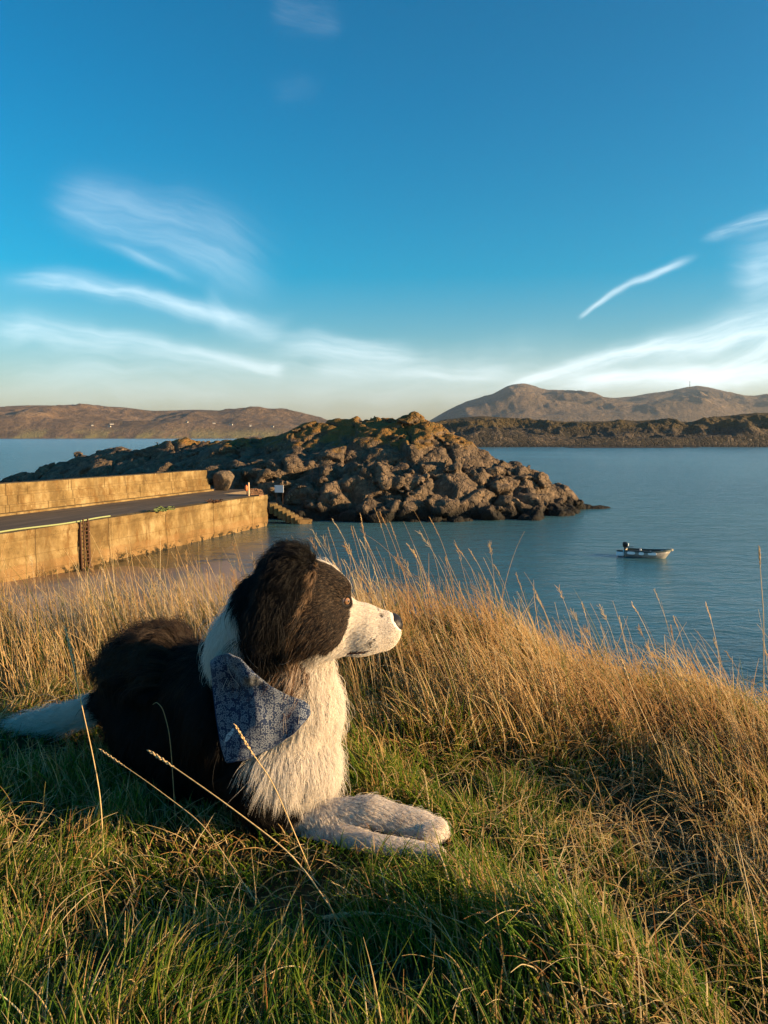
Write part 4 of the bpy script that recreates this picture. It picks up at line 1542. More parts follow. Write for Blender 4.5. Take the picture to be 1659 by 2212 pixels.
for a in [(840, 1375, -1, .25, .1, .004, .3), (830, 1340, -1, .1, .2, .003, .25), (800, 1330, -1, .05, .2, .006, .3), (790, 1375, -1, .35, .2, .009, .35), (765, 1320, -1, .1, .2, .009, .3), (760, 1370, -1, .4, .1, .012, .3),
          (745, 1400, -1, .35, 0, .010, .3), (720, 1250, -.8, -.5, .3, .009, .25), (740, 1275, -.6, -.6, .5, .006, .25), (690, 1225, -1, -.35, .2, .013, .3), (700, 1290, -1, .1, .1, .011, .25), (725, 1330, -.8, .6, .1, .011, .25),
          (690, 1340, -.8, .7, .1, .012, .3), (680, 1280, -.9, .2, .1, .010, .25), (710, 1385, -.9, .5, .0, .014, .3), (660, 1390, -.7, .8, .1, .03, .35), (660, 1275, -.8, .5, .1, .012, .3), (640, 1350, -.6, .9, .1, .028, .35),
          (655, 1213, -.6, -.75, .2, .030, .7), (630, 1206, -.9, -.4, .1, .026, .6), (600, 1235, -.7, .5, .2, .022, .45), (570, 1265, -.35, 1, .15, .024, .35), (600, 1290, -.2, 1, .1, .028, .25), (575, 1330, -.2, 1, .1, .036, .3), (545, 1335, -.2, 1, .1, .030, .3), (640, 1240, -.1, 1, .2, .024, .25), (655, 1225, -.1, 1, .1, .020, .3), (555, 1260, -.5, .9, .1, .024, .4)]:
    guide(*a, head=True)
for a in [(540, 1310, -.2, 1, 0, .028, .3), (550, 1390, -.25, 1, .1, .06, .35), (600, 1420, -.5, 1, .2, .06, .4), (630, 1405, -.5, 1, .2, .05, .4), (575, 1440, -.6, 1, .2, .062, .5), (620, 1450, -.4, 1, .25, .068, .6), (645, 1440, -.3, 1, .25, .066, .6), (640, 1475, -.2, 1, .25, .06, .6), (600, 1480, -.3, 1, .25, .05, .5),
          (482, 1310, -.6, 1, 0, .06, .35), (470, 1350, -.5, 1, .1, .06, .35), (495, 1360, -.1, 1, .2, .040, .3), (515, 1375, .0, 1, .2, .045, .35), (480, 1375, -.4, .9, .2, .050, .35), (460, 1388, -.75, .75, .3, .115, .5), (445, 1395, -.6, .75, .3, .095, .4), (497, 1285, -.6, .8, 0, .05, .45),
          (670, 1430, -.25, 1, .1, .035, .3), (700, 1450, .05, 1, 0, .04, .35), (690, 1510, .1, 1, .1, .055, .4), (650, 1500, -.1, 1, .2, .06, .35), (715, 1580, .3, 1, .0, .042, .5), (690, 1545, .2, 1, .0, .034, .3), (660, 1600, .0, 1, .1, .045, .3), (690, 1660, .15, 1, .1, .06, .45), (600, 1650, -.15, 1, .3, .06, .4), (560, 1640, -.3, 1, .3, .055, .4), (640, 1690, 0, 1, .3, .05, .4),
          (430, 1450, -.6, .8, .2, .045, .3), (400, 1500, -.5, .9, .2, .045, .25), (330, 1430, -.9, .4, .1, .045, .35), (300, 1400, -1, -.2, .1, .05, .8), (380, 1405, -1, .0, .1, .04, .35), (335, 1385, -1, -.4, .1, .055, .95), (420, 1400, -1, .1, .1, .038, .25), (250, 1440, -.7, .7, 0, .05, .4), (240, 1520, -.4, 1, 0, .05, .4), (330, 1590, -.4, 1, .1, .05, .3), (450, 1640, -.4, 1, .2, .045, .3), (530, 1690, -.3, 1, .2, .045, .35),
          (590, 1735, .5, .8, .3, .03, .4), (680, 1765, .6, .6, .3, .013, .35), (740, 1755, 1, .3, .1, .012, .3), (800, 1750, 1, .25, .1, .014, .3), (850, 1768, 1, .5, .2, .015, .3), (915, 1788, 1, .4, .1, .013, .25), (860, 1785, .9, .6, .3, .017, .3), (700, 1780, .4, 1, .2, .018, .35),
          (840, 1824, 1, .4, .2, .008, .25), (920, 1846, 1, .3, .1, .008, .25),
          (230, 1515, -1, .1, 0, .03, .3), (170, 1530, -1, .12, 0, .045, .22), (100, 1552, -1, .05, 0, .06, .18), (55, 1560, -1, .0, 0, .07, .15)]:
    guide(*a)
GP = np.array([g[0] for g in G])
GD = np.array([g[1] for g in G])
GL = np.array([[g[2], g[3]] for g in G])


def field(P, sig=.035):
    D_ = np.zeros((len(P), 3))
    L_ = np.zeros((len(P), 2))
    Wt = np.full(len(P), 1e-12)
    dm = np.full(len(P), 9.)
    for p in GP:
        dm = np.minimum(dm, ((P - p) ** 2).sum(1))
    s2 = np.maximum(sig ** 2, dm)
    for p, d, l in zip(GP, GD, GL):
        w = np.exp(-((P - p) ** 2).sum(1) / (.5 * s2))
        D_ += w[:, None] * d
        L_ += w[:, None] * l
        Wt += w
    D_ /= np.linalg.norm(D_, axis=1, keepdims=True) + 1e-9
    return D_, L_ / Wt[:, None]


def sample_mesh(V, Q, n, wfun=None):
    T_ = np.concatenate([Q[:, [0, 1, 2]], Q[:, [0, 2, 3]]])
    a, b, c_ = V[T_[:, 0]], V[T_[:, 1]], V[T_[:, 2]]
    ar = np.linalg.norm(np.cross(b - a, c_ - a), axis=1)
    if wfun is not None:
        ar = ar * wfun((a + b + c_) / 3)
    i = RNG.choice(len(T_), n, p=ar / ar.sum())
    r1, r2 = np.sqrt(RNG.random(n)), RNG.random(n)
    return a[i] * (1 - r1)[:, None] + b[i] * (r1 * (1 - r2))[:, None] + c_[i] * (r1 * r2)[:, None]


def dens(P):
    u, v, c_ = hloc(P)
    headz = (u > 560) & (u < 900) & (np.abs(c_) < .10) & (v < 1430) & (v > 1150)
    w = np.where(headz, 3.0, 1.0)
    leg = (P[:, 0] > -.16) & (P[:, 2] < 8.86)
    w = np.where(leg, 2.2, w)
    far = sgrad(P) @ np.array([0, 1, 0.0])
    w = w * np.where(far > .45, .45, 1.0)
    w = w * np.where(P[:, 2] < 8.70, .15, 1.0)
    return w


NF = 400000
RP = sample_mesh(BV, BQ, NF, dens)
RN = sgrad(RP)
u_, v_, c_ = hloc(RP)
keep = np.ones(NF, bool)
for ec, s_ in EYES:
    keep &= ((RP - ec) ** 2).sum(1) > .0165 ** 2
keep &= sdf(RP, NPR) > .0015
RP, RN = RP[keep], RN[keep]
N = len(RP)
KD = classify(RP)
FD, FL_ = field(RP)
FD = FD - (FD * RN).sum(1, keepdims=True) * RN
FD /= np.linalg.norm(FD, axis=1, keepdims=True) + 1e-9
LEN, LIFT = FL_[:, 0], FL_[:, 1]
# hair pressed flat under the cloth
proj = (RP - EYE)
dpt = proj[:, 1] * cP - proj[:, 2] * sP
pu = UC + FPX * proj[:, 0] / dpt
pv = VC - FPX * (proj[:, 1] * sP + proj[:, 2] * cP) / dpt
near = (RN * (EYE - RP)).sum(1) > -.02
under = near & inside(pu, pv, BDP) & (KD != MIX)
# keep the ruff hair rooted above the cloth edge long, so it spills over
under &= pv > np.interp(pu, ua[:, 0], ua[:, 1]) + 6
LEN = np.where(under, np.minimum(LEN, .010), LEN)
LIFT = np.where(under, .15, LIFT)
LEN = LEN * RNG.uniform(.45, 1.2, N)
LEN = np.where(KD == SKN, .0015, LEN)
fly = (RNG.random(N) < .05) & ~under & (LEN > .012)
LEN = np.where(fly, LEN * RNG.uniform(1.1, 1.5, N), LEN)
LIFT = np.where(fly, LIFT + RNG.uniform(.1, .5, N), LIFT)
# clumps
ncl = N // 13
ci = RNG.choice(N, ncl, replace=False)
tree = KDTree(ncl)
for j, i in enumerate(ci):
    tree.insert(RP[i], j)
tree.balance()
cl = np.array([tree.find(p)[1] for p in RP])
clr = RNG.random(ncl)[cl]
back = (RP[:, 0] < -.475) & (RP[:, 2] > 8.93) & (RN[:, 2] > .35) & (RP[:, 1] > 1.62)
LEN = LEN * np.where(LEN > .014, .72 + np.where(KD == BLK, .70, .38) * RNG.permutation(ncl)[cl] / ncl, 1)
crown = (u_[keep] > 590) & (u_[keep] < 690) & (v_[keep] < 1228) & (RN[:, 2] > .2) & (KD == BLK)
tuft_ = back & (clr < .5)
LIFT = np.where(crown & (clr < .28), .8, LIFT)
LIFT = np.where(tuft_, 1.5, LIFT)
LEN = np.where(tuft_, np.maximum(LEN, .042) * 1.25, LEN)
wob = np.stack([vnoise(RP[:, 0] * 22, RP[:, 1] * 22, RP[:, 2] * 22, s_) for s_ in (81, 82, 83)], 1)
cr = RNG.normal(0, .26, (ncl, 3))
dirv = FD + np.where(LEN < .02, .10, .28)[:, None] * wob + RNG.normal(0, .15, (N, 3)) + cr[cl] * np.where(LEN < .02, .55, 1)[:, None]
dirv = dirv - (dirv * RN).sum(1, keepdims=True) * RN
dirv /= np.linalg.norm(dirv, axis=1, keepdims=True) + 1e-9
KP = 7
t = np.linspace(0, 1, KP)[None, :, None]
lift = (LIFT * RNG.uniform(.75, 1.25, N))[:, None, None]
long_ = sm(LEN, .015, .05)[:, None, None]
grav = np.array([0, 0, -1.0])[None, None, :]
# leaves the skin along its normal, then lies over along the coat
dd_ = dirv[:, None, :] * (t + .0 * t) + RN[:, None, :] * (lift * (1.7 * t - 1.35 * t ** 2) + .10 * t)
Pf = RP[:, None, :] + LEN[:, None, None] * (dd_ + grav * .16 * t ** 2 * long_)
curl = vnoise(RP[:, 0] * 70, RP[:, 1] * 70, RP[:, 2] * 70, 91)[:, None, None]
side = np.cross(dirv, RN)[:, None, :]
Pf = Pf + side * LEN[:, None, None] * .10 * curl * np.sin(t * 4.5) * long_
# draw towards the clump's tip
tipc = Pf[ci][cl]
clf = (.22 + .26 * sm(LEN, .01, .05))[:, None, None] * RNG.uniform(.4, 1.1, (N, 1, 1))
clf = np.where(tuft_[:, None, None], .85, clf)
Pf = Pf + (tipc - Pf) * clf * t ** 1.5 * np.where(np.linalg.norm(RP - RP[ci][cl], axis=1) < .03, 1, 0)[:, None, None]
# stay outside the body and above the ground
flat = Pf.reshape(-1, 3)
sel = np.zeros((N, KP), bool)
sel[:, 1:5] = True
sel = sel.reshape(-1)
f = np.ones(len(flat))
f[sel] = sdf(flat[sel])
bad = f < .0006
if bad.any():
    g_ = sgrad(flat[bad])
    flat[bad] += g_ * (.0012 - f[bad])[:, None]
Pf = flat.reshape(N, KP, 3)
Pf[:, 0] = RP - RN * .001
gz_ = ground_z(Pf[..., 0], Pf[..., 1]) + .004
Pf[..., 2] = np.maximum(Pf[..., 2], gz_)
rb = np.where(LEN < .012, .00022, .00024) * RNG.uniform(.8, 1.3, N)
rb = np.where(LEN > .045, rb * 1.1, rb)
Rf = rb[:, None] * np.array([1, 1, .95, .85, .7, .45, .12])[None, :]
# hair colour
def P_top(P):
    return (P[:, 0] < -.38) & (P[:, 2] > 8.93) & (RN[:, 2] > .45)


fc_ = np.array([COLS[i] for i in KD])
rv = RNG.random(N)
fc_ = fc_ * (1 + RNG.normal(0, .10, (N, 1)))
mx = KD == MIX
fc_[mx & (clr < .38)] = (.62, .50, .40)
fc_[mx & (clr >= .38) & (clr < .62)] = (.16, .085, .045)
fc_[mx & (clr >= .62)] = (.018, .014, .013)
bk = KD == BLK
hz = (u_[keep] > 590) & (v_[keep] < 1430) & (np.abs(c_[keep]) < .10)
earline = np.interp(v_[keep], [1200, 1240, 1340, 1420], [674, 670, 634, 604])
face = bk & (u_[keep] > earline + 10) & (u_[keep] < 800) & (np.abs(c_[keep]) < .09) & (v_[keep] < 1410)
fc_[face] *= 1.6
fc_[face & (rv < .25 + .5 * clr)] = (.078, .052, .036)  # sunlit brown of the black face, painted into the hairs
fc_[face & (rv < .10)] = (.20, .14, .095)
fc_[bk & hz & ~face & (rv < .05)] = (.035, .024, .017)
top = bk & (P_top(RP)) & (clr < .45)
fc_[top] = (.060, .040, .027)  # black back hair painted brown on top, as if the low sun struck it
fc_[bk & ~hz & (rv < .04)] = (.022, .018, .016)
strand = bk & (np.abs(u_[keep] - earline + 2) < 13) & (v_[keep] > 1222) & (v_[keep] < 1425) & (np.abs(c_[keep]) < .12) & (clr < .55)
fc_[strand] = (.24, .155, .095)  # bright highlight on the ear's front edge, painted as pale brown locks
tk = KD == TIC
fc_[tk & (clr < .03)] = (.50, .42, .36)
fc_[tk & (rv < .03)] = (.16, .12, .10)
mz = (KD == WHT) & (u_[keep] > 755)
fc_[mz & (rv < .05)] = (.42, .34, .28)
fc_[mz & (v_[keep] > 1372) & (rv < .04)] = (.12, .09, .075)
fc_[mz & (u_[keep] > 815) & (rv < .10)] = (.30, .22, .18)
wv = vnoise(RP[:, 0] * 9, RP[:, 1] * 9, RP[:, 2] * 9, 95)
fc_[KD == WHT] *= (1 - .10 * np.clip(wv[KD == WHT], 0, 1))[:, None] * np.array([1, .985, .96])
m_fur, k = mat('dog_hair')
tint = k.attr('tint')
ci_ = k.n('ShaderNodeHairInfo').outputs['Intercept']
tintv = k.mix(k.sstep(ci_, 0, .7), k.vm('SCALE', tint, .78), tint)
pb_ = k.n('ShaderNodeBsdfPrincipled')
k.put(pb_.inputs['Base Color'], tintv)
pb_.inputs['Roughness'].default_value = .48
pb_.inputs['Specular IOR Level'].default_value = .25
trl = k.n('ShaderNodeBsdfTranslucent')
k.put(trl.inputs[0], tintv)
ms = k.n('ShaderNodeMixShader')
ms.inputs[0].default_value = .36
k.t.links.new(pb_.outputs[0], ms.inputs[1])
k.t.links.new(trl.outputs[0], ms.inputs[2])
k.out(ms.outputs[0])
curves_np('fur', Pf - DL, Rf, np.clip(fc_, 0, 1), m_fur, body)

# whiskers
wp = []
for (wu, wv_) in ((798, 1388), (806, 1384), (790, 1392), (812, 1392), (820, 1384), (785, 1382)):
    for s_ in (1, -1):
        p = on_head(wu, wv_, s_)
        if p is None:
            continue
        d0 = s_ * hv * .8 + hr * RNG.uniform(-.3, .4) - hu * RNG.uniform(.1, .6)
        tw = np.linspace(0, 1, 6)[:, None]
        wp.append(p + RNG.uniform(.025, .05) * (d0 * tw - hu * .35 * tw ** 2 - hr * .2 * tw ** 2))
wp = np.array(wp)
curves_np('whisker', wp - DL, np.full(wp.shape[:2], .00018) * np.linspace(1, .3, 6), np.full((len(wp), 3), .5), m_fur, body)

# ------------------------------------------------------------------ grass
def blade_mat(name, trans, spec=.25, rough=.55):
    m_, k = mat(name)
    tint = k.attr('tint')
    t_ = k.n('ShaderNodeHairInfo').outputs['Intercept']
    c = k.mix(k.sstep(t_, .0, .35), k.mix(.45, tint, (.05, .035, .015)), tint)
    pb = k.n('ShaderNodeBsdfPrincipled')
    k.put(pb.inputs['Base Color'], c)
    pb.inputs['Roughness'].default_value = rough
    pb.inputs['Specular IOR Level'].default_value = spec
    tr_ = k.n('ShaderNodeBsdfTranslucent')
    k.put(tr_.inputs[0], c)
    ms_ = k.n('ShaderNodeMixShader')
    ms_.inputs[0].default_value = trans
    k.t.links.new(pb.outputs[0], ms_.inputs[1])
    k.t.links.new(tr_.outputs[0], ms_.inputs[2])
    k.out(ms_.outputs[0])
    return m_


def strands(x, y, L, az_, a0, a1, K, r, tip=.15, z=None, wig=.0):
    """blades bending from angle a0 to a1 off the vertical towards azimuth az_"""
    n = len(x)
    z = ground_z(x, y) - .004 if z is None else z
    t = np.linspace(0, 1, K)
    P_ = np.zeros((n, K, 3))
    P_[:, 0] = np.stack([x, y, z], 1)
    for i in range(1, K):
        a_ = a0 + (a1 - a0) * ((t[i] + t[i - 1]) / 2) ** 1.3
        azz = az_ + wig * RNG.normal(0, 1, n)
        st_ = L / (K - 1)
        P_[:, i] = P_[:, i - 1] + np.stack([np.sin(a_) * np.sin(azz), np.sin(a_) * np.cos(azz), np.cos(a_)], 1) * st_[:, None]
    R_ = r[:, None] * np.interp(t, [0, .5, 1], [1, .85, tip])[None]
    return P_, R_


def clear_of_dog(P_, m=.006):
    bad = np.zeros(len(P_), bool)
    for i in range(0, P_.shape[1], 1):
        Q_ = P_[:, i]
        nearb = (Q_[:, 0] > -1.1) & (Q_[:, 0] < .25) & (Q_[:, 1] > 1.25) & (Q_[:, 1] < 2.15)
        ii = np.where(nearb & ~bad)[0]
        if len(ii):
            bad[ii] = sdf(Q_[ii]) < m
    return ~bad


def scatter(n, y0, y1, left=.62, right=.75, extra=.15):
    """points over the wedge of bank the view looks along, a little wider than it"""
    y = np.sqrt(RNG.uniform(y0 ** 2, y1 ** 2, n))
    x = RNG.uniform(-1, 1, n)
    x = np.where(x < 0, x * (left * y + extra), x * (right * y + extra))
    return x, y


def legs_clear(x, y):
    return (1 - .26 * np.exp(-(((x + .02) / .17) ** 2 + ((y - 1.36) / .13) ** 2) ** 2)) * (1 - .5 * np.exp(-(((x - .60) / .58) ** 2 + ((y - 1.47) / .15) ** 2) ** 2)) * (1 - .5 * np.exp(-(((x + .95) / .28) ** 2 + ((y - 1.88) / .13) ** 2) ** 2))


def pick(n, cols, w):
    c = np.array(cols)[RNG.choice(len(cols), n, p=np.array(w) / sum(w))]
    return c * (1 + RNG.normal(0, .14, (n, 1)))


def dryness(x, y):
    """0 lush short turf, 1 bleached tall bank"""
    b = sm(y, 1.75, 2.25) * (.6 + .4 * sm(x, -.6, .0)) + .8 * sm(x, .15, .8) * sm(y, .9, 1.4)
    return np.clip(b + .35 * fbm(x * 2.6, y * 2.6, octv=3, seed=44), 0, 1)


GREEN = [(.040, .095, .010), (.065, .145, .012), (.13, .20, .015), (.20, .24, .022), (.24, .19, .07), (.36, .27, .12)]
STRAW = [(.60, .42, .19), (.50, .31, .12), (.40, .22, .075), (.28, .13, .045), (.66, .52, .29), (.36, .30, .09)]
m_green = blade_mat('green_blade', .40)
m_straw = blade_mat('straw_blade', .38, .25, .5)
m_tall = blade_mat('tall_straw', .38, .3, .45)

# short turf
x, y = scatter(175000, .55, 2.75)
tuft = fbm(x * 7, y * 7, octv=3, seed=45)
keep = RNG.random(len(x)) < np.clip(.60 + .55 * tuft, .12, 1)
x, y, tuft = x[keep], y[keep], tuft[keep]
n = len(x)
dr = dryness(x, y)
az0 = 3.0 * vnoise(x * 3, y * 3, seed=46) + RNG.normal(0, .9, n) - .8
L = RNG.gamma(5, .0098, n) * (.68 + .6 * np.clip(tuft, -1, 1) + .35 * fbm(x * 2.2, y * 2.2, octv=2, seed=57)).clip(.2, 2) + .015
a0 = np.abs(RNG.normal(.25, .2, n))
a1 = a0 + np.abs(RNG.normal(.7, .45, n))
L = L * legs_clear(x, y) * np.where(x > .66 * y + .12, .6, 1)
Pg, Rg = strands(x, y, L, az0, a0, a1, 6, RNG.uniform(.0006, .0015, n))
ok = clear_of_dog(Pg)
col = np.where((RNG.random(n) < .20 + .55 * dr)[:, None], pick(n, STRAW, [3, 3, 2, 1, 3, 3]), pick(n, GREEN, [3, 4, 4, 2.5, 1.2, .8]))
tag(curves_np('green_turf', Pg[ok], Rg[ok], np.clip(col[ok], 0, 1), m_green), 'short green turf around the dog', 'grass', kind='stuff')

# matted dead stems lying through the turf
x, y = scatter(13000, .6, 2.5)
keep = RNG.random(len(x)) < np.where(x < .12, .35, .9)
x, y = x[keep], y[keep]
n = len(x)
L = RNG.uniform(.04, .14, n)
Pg, Rg = strands(x, y, L, RNG.uniform(0, 6.28, n), RNG.uniform(.5, 1.2, n), RNG.uniform(1.1, 1.9, n), 7, RNG.uniform(.0005, .0010, n), .4, wig=.12)
Pg[..., 2] = np.maximum(Pg[..., 2], ground_z(Pg[..., 0], Pg[..., 1]) + .012)
ok = clear_of_dog(Pg)
tag(curves_np('dead_grass', Pg[ok], Rg[ok], np.clip(pick(n, STRAW, [3, 2, 1, .6, 4, 2]) * .9, 0, 1)[ok], m_straw), 'thin dead stems matted through the turf', 'grass', kind='stuff')

# tall dry grass on the bank, leaning to the left in the wind
x, y = scatter(46000, 1.5, 3.5, .60, .72)
cy = crest_y(x)
band_ = np.where(x > -.08, sm(y, 1.80, 2.15), sm(y, 2.1, 2.45)) * (1 - sm(y, cy + .15, cy + .75))
side_ = sm(x, .50, .95) * sm(y, 1.45, 1.8) * .8 * (1 - sm(x, .62 * y + .02, .62 * y + .2))
clump = fbm(x * 4.5, y * 4.5, octv=3, seed=47)
keep = RNG.random(len(x)) < np.clip(np.maximum(band_, side_ * (y < cy)) * (.55 + .75 * clump) * np.where(x < -.1, .62, 1.0), 0, 1)
x, y, clump = x[keep], y[keep], clump[keep]
n = len(x)
hgt = np.interp(x, [-1.4, -.4, 0, .35, .8, 1.4], [.19, .17, .13, .15, .14, .13])
L = hgt * RNG.gamma(9, 1 / 9, n) * (1 + .30 * clump)
az0 = -1.45 + np.where(RNG.random(n) < .15, RNG.normal(0, 1.8, n), RNG.normal(0, .7, n)) + .5 * vnoise(x * 2, y * 2, seed=48)
lean = np.interp(x, [-.5, .1, .6, 1.2], [.22, .42, .62, .80])
a0 = np.clip(RNG.normal(.12, .12, n) + lean * .3, 0, 2)
a1 = np.clip(lean + RNG.normal(.30, .36, n), 0, 2.2)
Pg, Rg = strands(x, y, L, az0, a0, a1, 8, RNG.uniform(.0006, .0013, n), .3)
ok = clear_of_dog(Pg)
rust = sm(fbm(x * 3, y * 3, octv=2, seed=49), -.1, .6)[:, None] * .65
col = pick(n, [(.66, .46, .21), (.58, .37, .15), (.44, .26, .09), (.70, .54, .29)], [3, 3, 2, 2]) * (1 - rust) + pick(n, [(.36, .18, .065), (.30, .135, .045), (.44, .24, .09)], [2, 2, 2]) * rust
gr = RNG.random(n) < .16
col[gr] = pick(int(gr.sum()), [(.16, .17, .035), (.10, .13, .025), (.24, .20, .05)], [1, 1, 1])
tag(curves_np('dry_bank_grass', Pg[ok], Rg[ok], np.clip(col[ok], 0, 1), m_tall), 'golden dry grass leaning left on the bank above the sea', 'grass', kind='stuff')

# long flowering stems standing out of the bank against the water
x, y = scatter(1500, 1.9, 3.2, .58, .66)
cy = crest_y(x)
keep = (y > np.where(x > -.1, 1.95, 2.25)) & (y < cy + .25)
keep &= RNG.random(len(x)) < np.interp(x, [-1.5, -.7, -.3, -.05, .1, .5, .9, 1.5], [.35, .45, .45, .45, .5, .45, .4, .4])
x, y = x[keep], y[keep]
n = len(x)
hgt = np.interp(x, [-1.5, -.6, -.2, 0, .3, .6, 1.0, 1.5], [.32, .36, .36, .44, .40, .32, .32, .36])
L = hgt * RNG.uniform(.55, 1.12, n)
az0 = -1.5 + RNG.normal(0, .4, n)
lean = np.interp(x, [-.6, 0, .5, 1.2], [.18, .34, .38, .34])
a0 = np.clip(lean * .5 + RNG.normal(0, .10, n), 0, 1)
a1 = np.clip(lean + RNG.normal(.12, .16, n), 0, 1.6)
Pg, Rg = strands(x, y, L, az0, a0, a1, 10, RNG.uniform(.00055, .00085, n), .6)
ok = clear_of_dog(Pg)
Pg, Rg, n = Pg[ok], Rg[ok], int(ok.sum())
col = pick(n, [(.55, .38, .18), (.46, .29, .12), (.60, .46, .26), (.38, .22, .09)], [3, 3, 2, 1])
tag(curves_np('seeding_stems', Pg, Rg, np.clip(col, 0, 1), m_tall), 'thin seeding stems rising over the bank against the water', 'grass', kind='stuff')
# their seed heads: short spikelets up the last third of each stem
sp_, sr_, sc_ = [], [], []
for i in range(n):
    if RNG.random() < .35:
        continue
    sl_ = RNG.uniform(.10, .18)
    ns = RNG.integers(10, 20)
    loose = RNG.random() < .35
    for q in range(ns):
        t_ = 1 - sl_ * (q / ns)
        f_ = t_ * 9
        j = min(int(f_), 8)
        p = Pg[i, j] + (Pg[i, j + 1] - Pg[i, j]) * (f_ - j)
        d = Pg[i, j + 1] - Pg[i, j]
        d = d / np.linalg.norm(d)
        o_ = RNG.normal(0, 1, 3)
        o_ -= d * (o_ @ d)
        o_ /= np.linalg.norm(o_)
        ln = RNG.uniform(.006, .011) * (1.8 if loose else 1)
        e = p + ln * (d * .85 + o_ * (.55 if loose else .25))
        sp_.append([p, (p + e) / 2 + o_ * .0006, e])
        sr_.append([.0004, .0009 if not loose else .0006, .0003])
        sc_.append(col[i] * RNG.uniform(.8, 1.15))
tag(curves_np('seed_spikelets', np.array(sp_), np.array(sr_), np.clip(np.array(sc_), 0, 1), m_tall), 'seed spikelets on the stems above the bank', 'grass', kind='stuff')

# straw tufts at mid-height among the turf at the right
x, y = scatter(26000, .75, 2.2, .5, .75)
cl2 = fbm(x * 5, y * 5, octv=3, seed=55)
w_ = np.clip(dryness(x, y) * .9 + .10, 0, 1) * np.clip(.25 + 1.2 * cl2, 0, 1) * np.where(x > .15, 1, .35)
keep = RNG.random(len(x)) < w_
keep &= x < .64 * y + .08
x, y = x[keep], y[keep]
n = len(x)
L = legs_clear(x, y) * RNG.uniform(.07, .17, n) * np.interp(x, [0, .6, 1], [.8, 1, 1])
a0 = np.clip(RNG.normal(.25, .15, n), 0, 1)
a1 = np.clip(RNG.normal(.50, .30, n), 0, 2)
Pg, Rg = strands(x, y, L, -1.4 + RNG.normal(0, .7, n), a0, a1, 7, RNG.uniform(.0005, .001, n), .3)
ok = clear_of_dog(Pg)
tag(curves_np('straw_tufts', Pg[ok], Rg[ok], np.clip(pick(n, STRAW, [4, 3, 1.5, .7, 3, 3]), 0, 1)[ok], m_straw), 'pale straw tufts mixed into the turf at the right', 'grass', kind='stuff')

# single stalks one can point at
m_stalk, k = mat('stalk_straw')
k.out(k.bsdf(k.ramp(k.noise(None, 60, 3), [(.3, (.42, .28, .12)), (.7, (.58, .43, .22))]), .55))
m_head, k = mat('seed_head_straw')
k.out(k.bsdf(k.ramp(k.noise(None, 220, 3), [(.3, (.40, .25, .10)), (.7, (.66, .50, .28))]), .6))


def stalk(pts, r, head, label, hr_=.0035):
    """pts: (u, v, Y) from the root up; head: share of the length at the tip that carries the seed head"""
    w = np.array([at_y(*p) for p in pts])
    w[0, 2] = min(w[0, 2], float(ground_z(w[0, 0], w[0, 1])))
    s_ = np.linspace(0, len(w) - 1, 36)
    # smooth interpolation through the control points
    C_ = np.stack([np.interp(s_, range(len(w)), w[:, i]) for i in range(3)], 1)
    for _ in range(8):
        C_[1:-1] = .25 * C_[:-2] + .5 * C_[1:-1] + .25 * C_[2:]
    base = C_[0].copy()
    o = root('grass_stalk', base, label=label, cat='grass stalk', group='tall stalks in front of the dog')
    C_ = C_ - base
    MB().tube(list(C_), list(np.linspace(r, r * .6, len(C_))), 6).build('stem', m_stalk, o, True)
    if head:
        acc = np.concatenate([[0], np.cumsum(np.linalg.norm(np.diff(C_, axis=0), axis=1))])
        T_ = acc[-1]
        b = MB()
        ns = max(14, int(head * T_ / .0026))
        for q in range(ns):
            d0 = T_ * (1 - head * (q + .5) / ns)
            p = np.array([np.interp(d0, acc, C_[:, i]) for i in range(3)])
            p2 = np.array([np.interp(min(T_, d0 + .004), acc, C_[:, i]) for i in range(3)])
            d = (p2 - p) / (np.linalg.norm(p2 - p) + 1e-9) if d0 + .004 < T_ else (C_[-1] - C_[-2]) / np.linalg.norm(C_[-1] - C_[-2])
            an = q * 2.4
            u1 = np.cross(d, (0.3, 1, .1))
            u1 /= np.linalg.norm(u1)
            u2 = np.cross(d, u1)
            o_ = u1 * math.cos(an) + u2 * math.sin(an)
            sz = hr_ * math.sin(math.pi * min(1, .15 + .85 * (q + .5) / ns)) ** .5
            b.tube([p, p + d * sz * 1.1 + o_ * sz * .55, p + d * sz * 2.6 + o_ * sz * .5], [sz * .25, sz * .42, sz * .1], 5)
        b.build('seed_head', m_head, o, True)
    return o


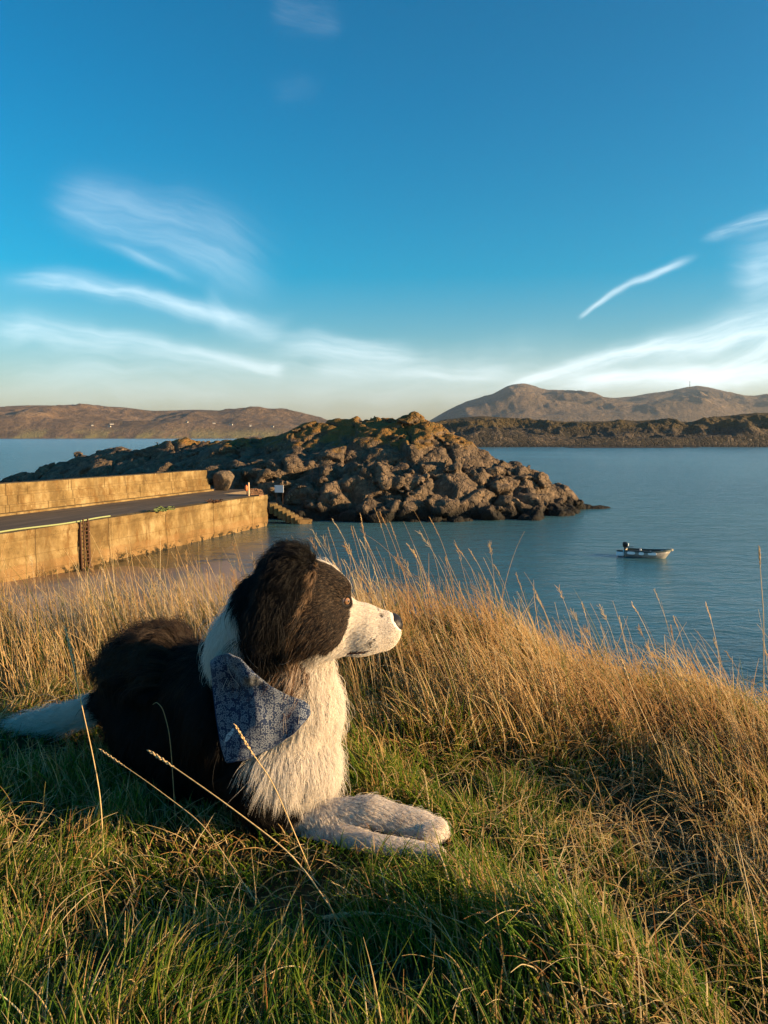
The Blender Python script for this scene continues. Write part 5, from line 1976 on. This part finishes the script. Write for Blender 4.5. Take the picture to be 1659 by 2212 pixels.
stalk([(680, 1800, 1.30), (590, 1690, 1.28), (540, 1620, 1.27), (508, 1566, 1.26)], .0011, .25, 'straight stalk with seed head crossing the front of the blue bandana', .0030)
stalk([(760, 1960, 1.12), (640, 1850, 1.16), (480, 1730, 1.20), (380, 1660, 1.24), (322, 1622, 1.26)], .0013, .14, 'long slanting stalk whose plump golden seed head lies before the dark flank')
stalk([(560, 1880, 1.2), (440, 1780, 1.3), (320, 1690, 1.36), (215, 1618, 1.42)], .0010, .18, 'greyish shaded stalk slanting below the dog belly, left of the plump golden one', .0028)
stalk([(222, 1800, 1.36), (218, 1720, 1.38), (196, 1610, 1.42), (170, 1495, 1.46), (152, 1400, 1.5), (140, 1355, 1.52)], .0013, .26, 'tall upright stalk with grey seed head standing in front of the white tail', .0034)
stalk([(376, 1650, 1.52), (368, 1590, 1.53), (352, 1530, 1.54), (338, 1516, 1.545), (330, 1522, 1.55)], .0008, 0, 'thin hooked bare stem curling over before the black flank')
stalk([(1265, 2230, .93), (1245, 2130, .95), (1232, 2070, .97), (1208, 1990, .99)], .0013, .48, 'thick golden seed head standing alone at the bottom edge of the grass', .0042)
stalk([(1655, 2180, 1.02), (1640, 2040, 1.05), (1612, 1900, 1.1), (1590, 1800, 1.15)], .0013, .0, 'tall bare straw stem rising at the lower right corner of the grass')
stalk([(1010, 2090, 1.05), (930, 2010, 1.08), (850, 1975, 1.11), (770, 1972, 1.14), (690, 1985, 1.16)], .0009, .42, 'arching stem with a loose open seed head bent low over the shaded turf', .0055)
stalk([(1460, 1700, 1.75), (1420, 1610, 1.75), (1370, 1500, 1.76), (1340, 1420, 1.77)], .0012, .2, 'leaning stalk with pale seed head amid the dry bank right of the dog')
stalk([(1658, 1420, 2.0), (1650, 1330, 2.0), (1643, 1240, 2.0), (1640, 1182, 2.0)], .0011, .12, 'upright stalk with a small dark seed head against the water at the right edge')

# ------------------------------------------------------------------ the evening air between us and the far hills
hz = MB().box((0, 6300, 246.5), (25500, 13600, 507))
m_air, k = mat('air')
vp = k.n('ShaderNodeVolumePrincipled')
k.put(vp.inputs['Color'], (.62, .76, .92))
vp.inputs['Density'].default_value = 0.45e-4
vp.inputs['Anisotropy'].default_value = .4
k.out(vp.outputs[0], 'ShaderNodeOutputMaterial', 1)
hzo = hz.build('haze', m_air)
tag(hzo, 'thin warm evening haze over the bay', 'haze', kind='stuff')
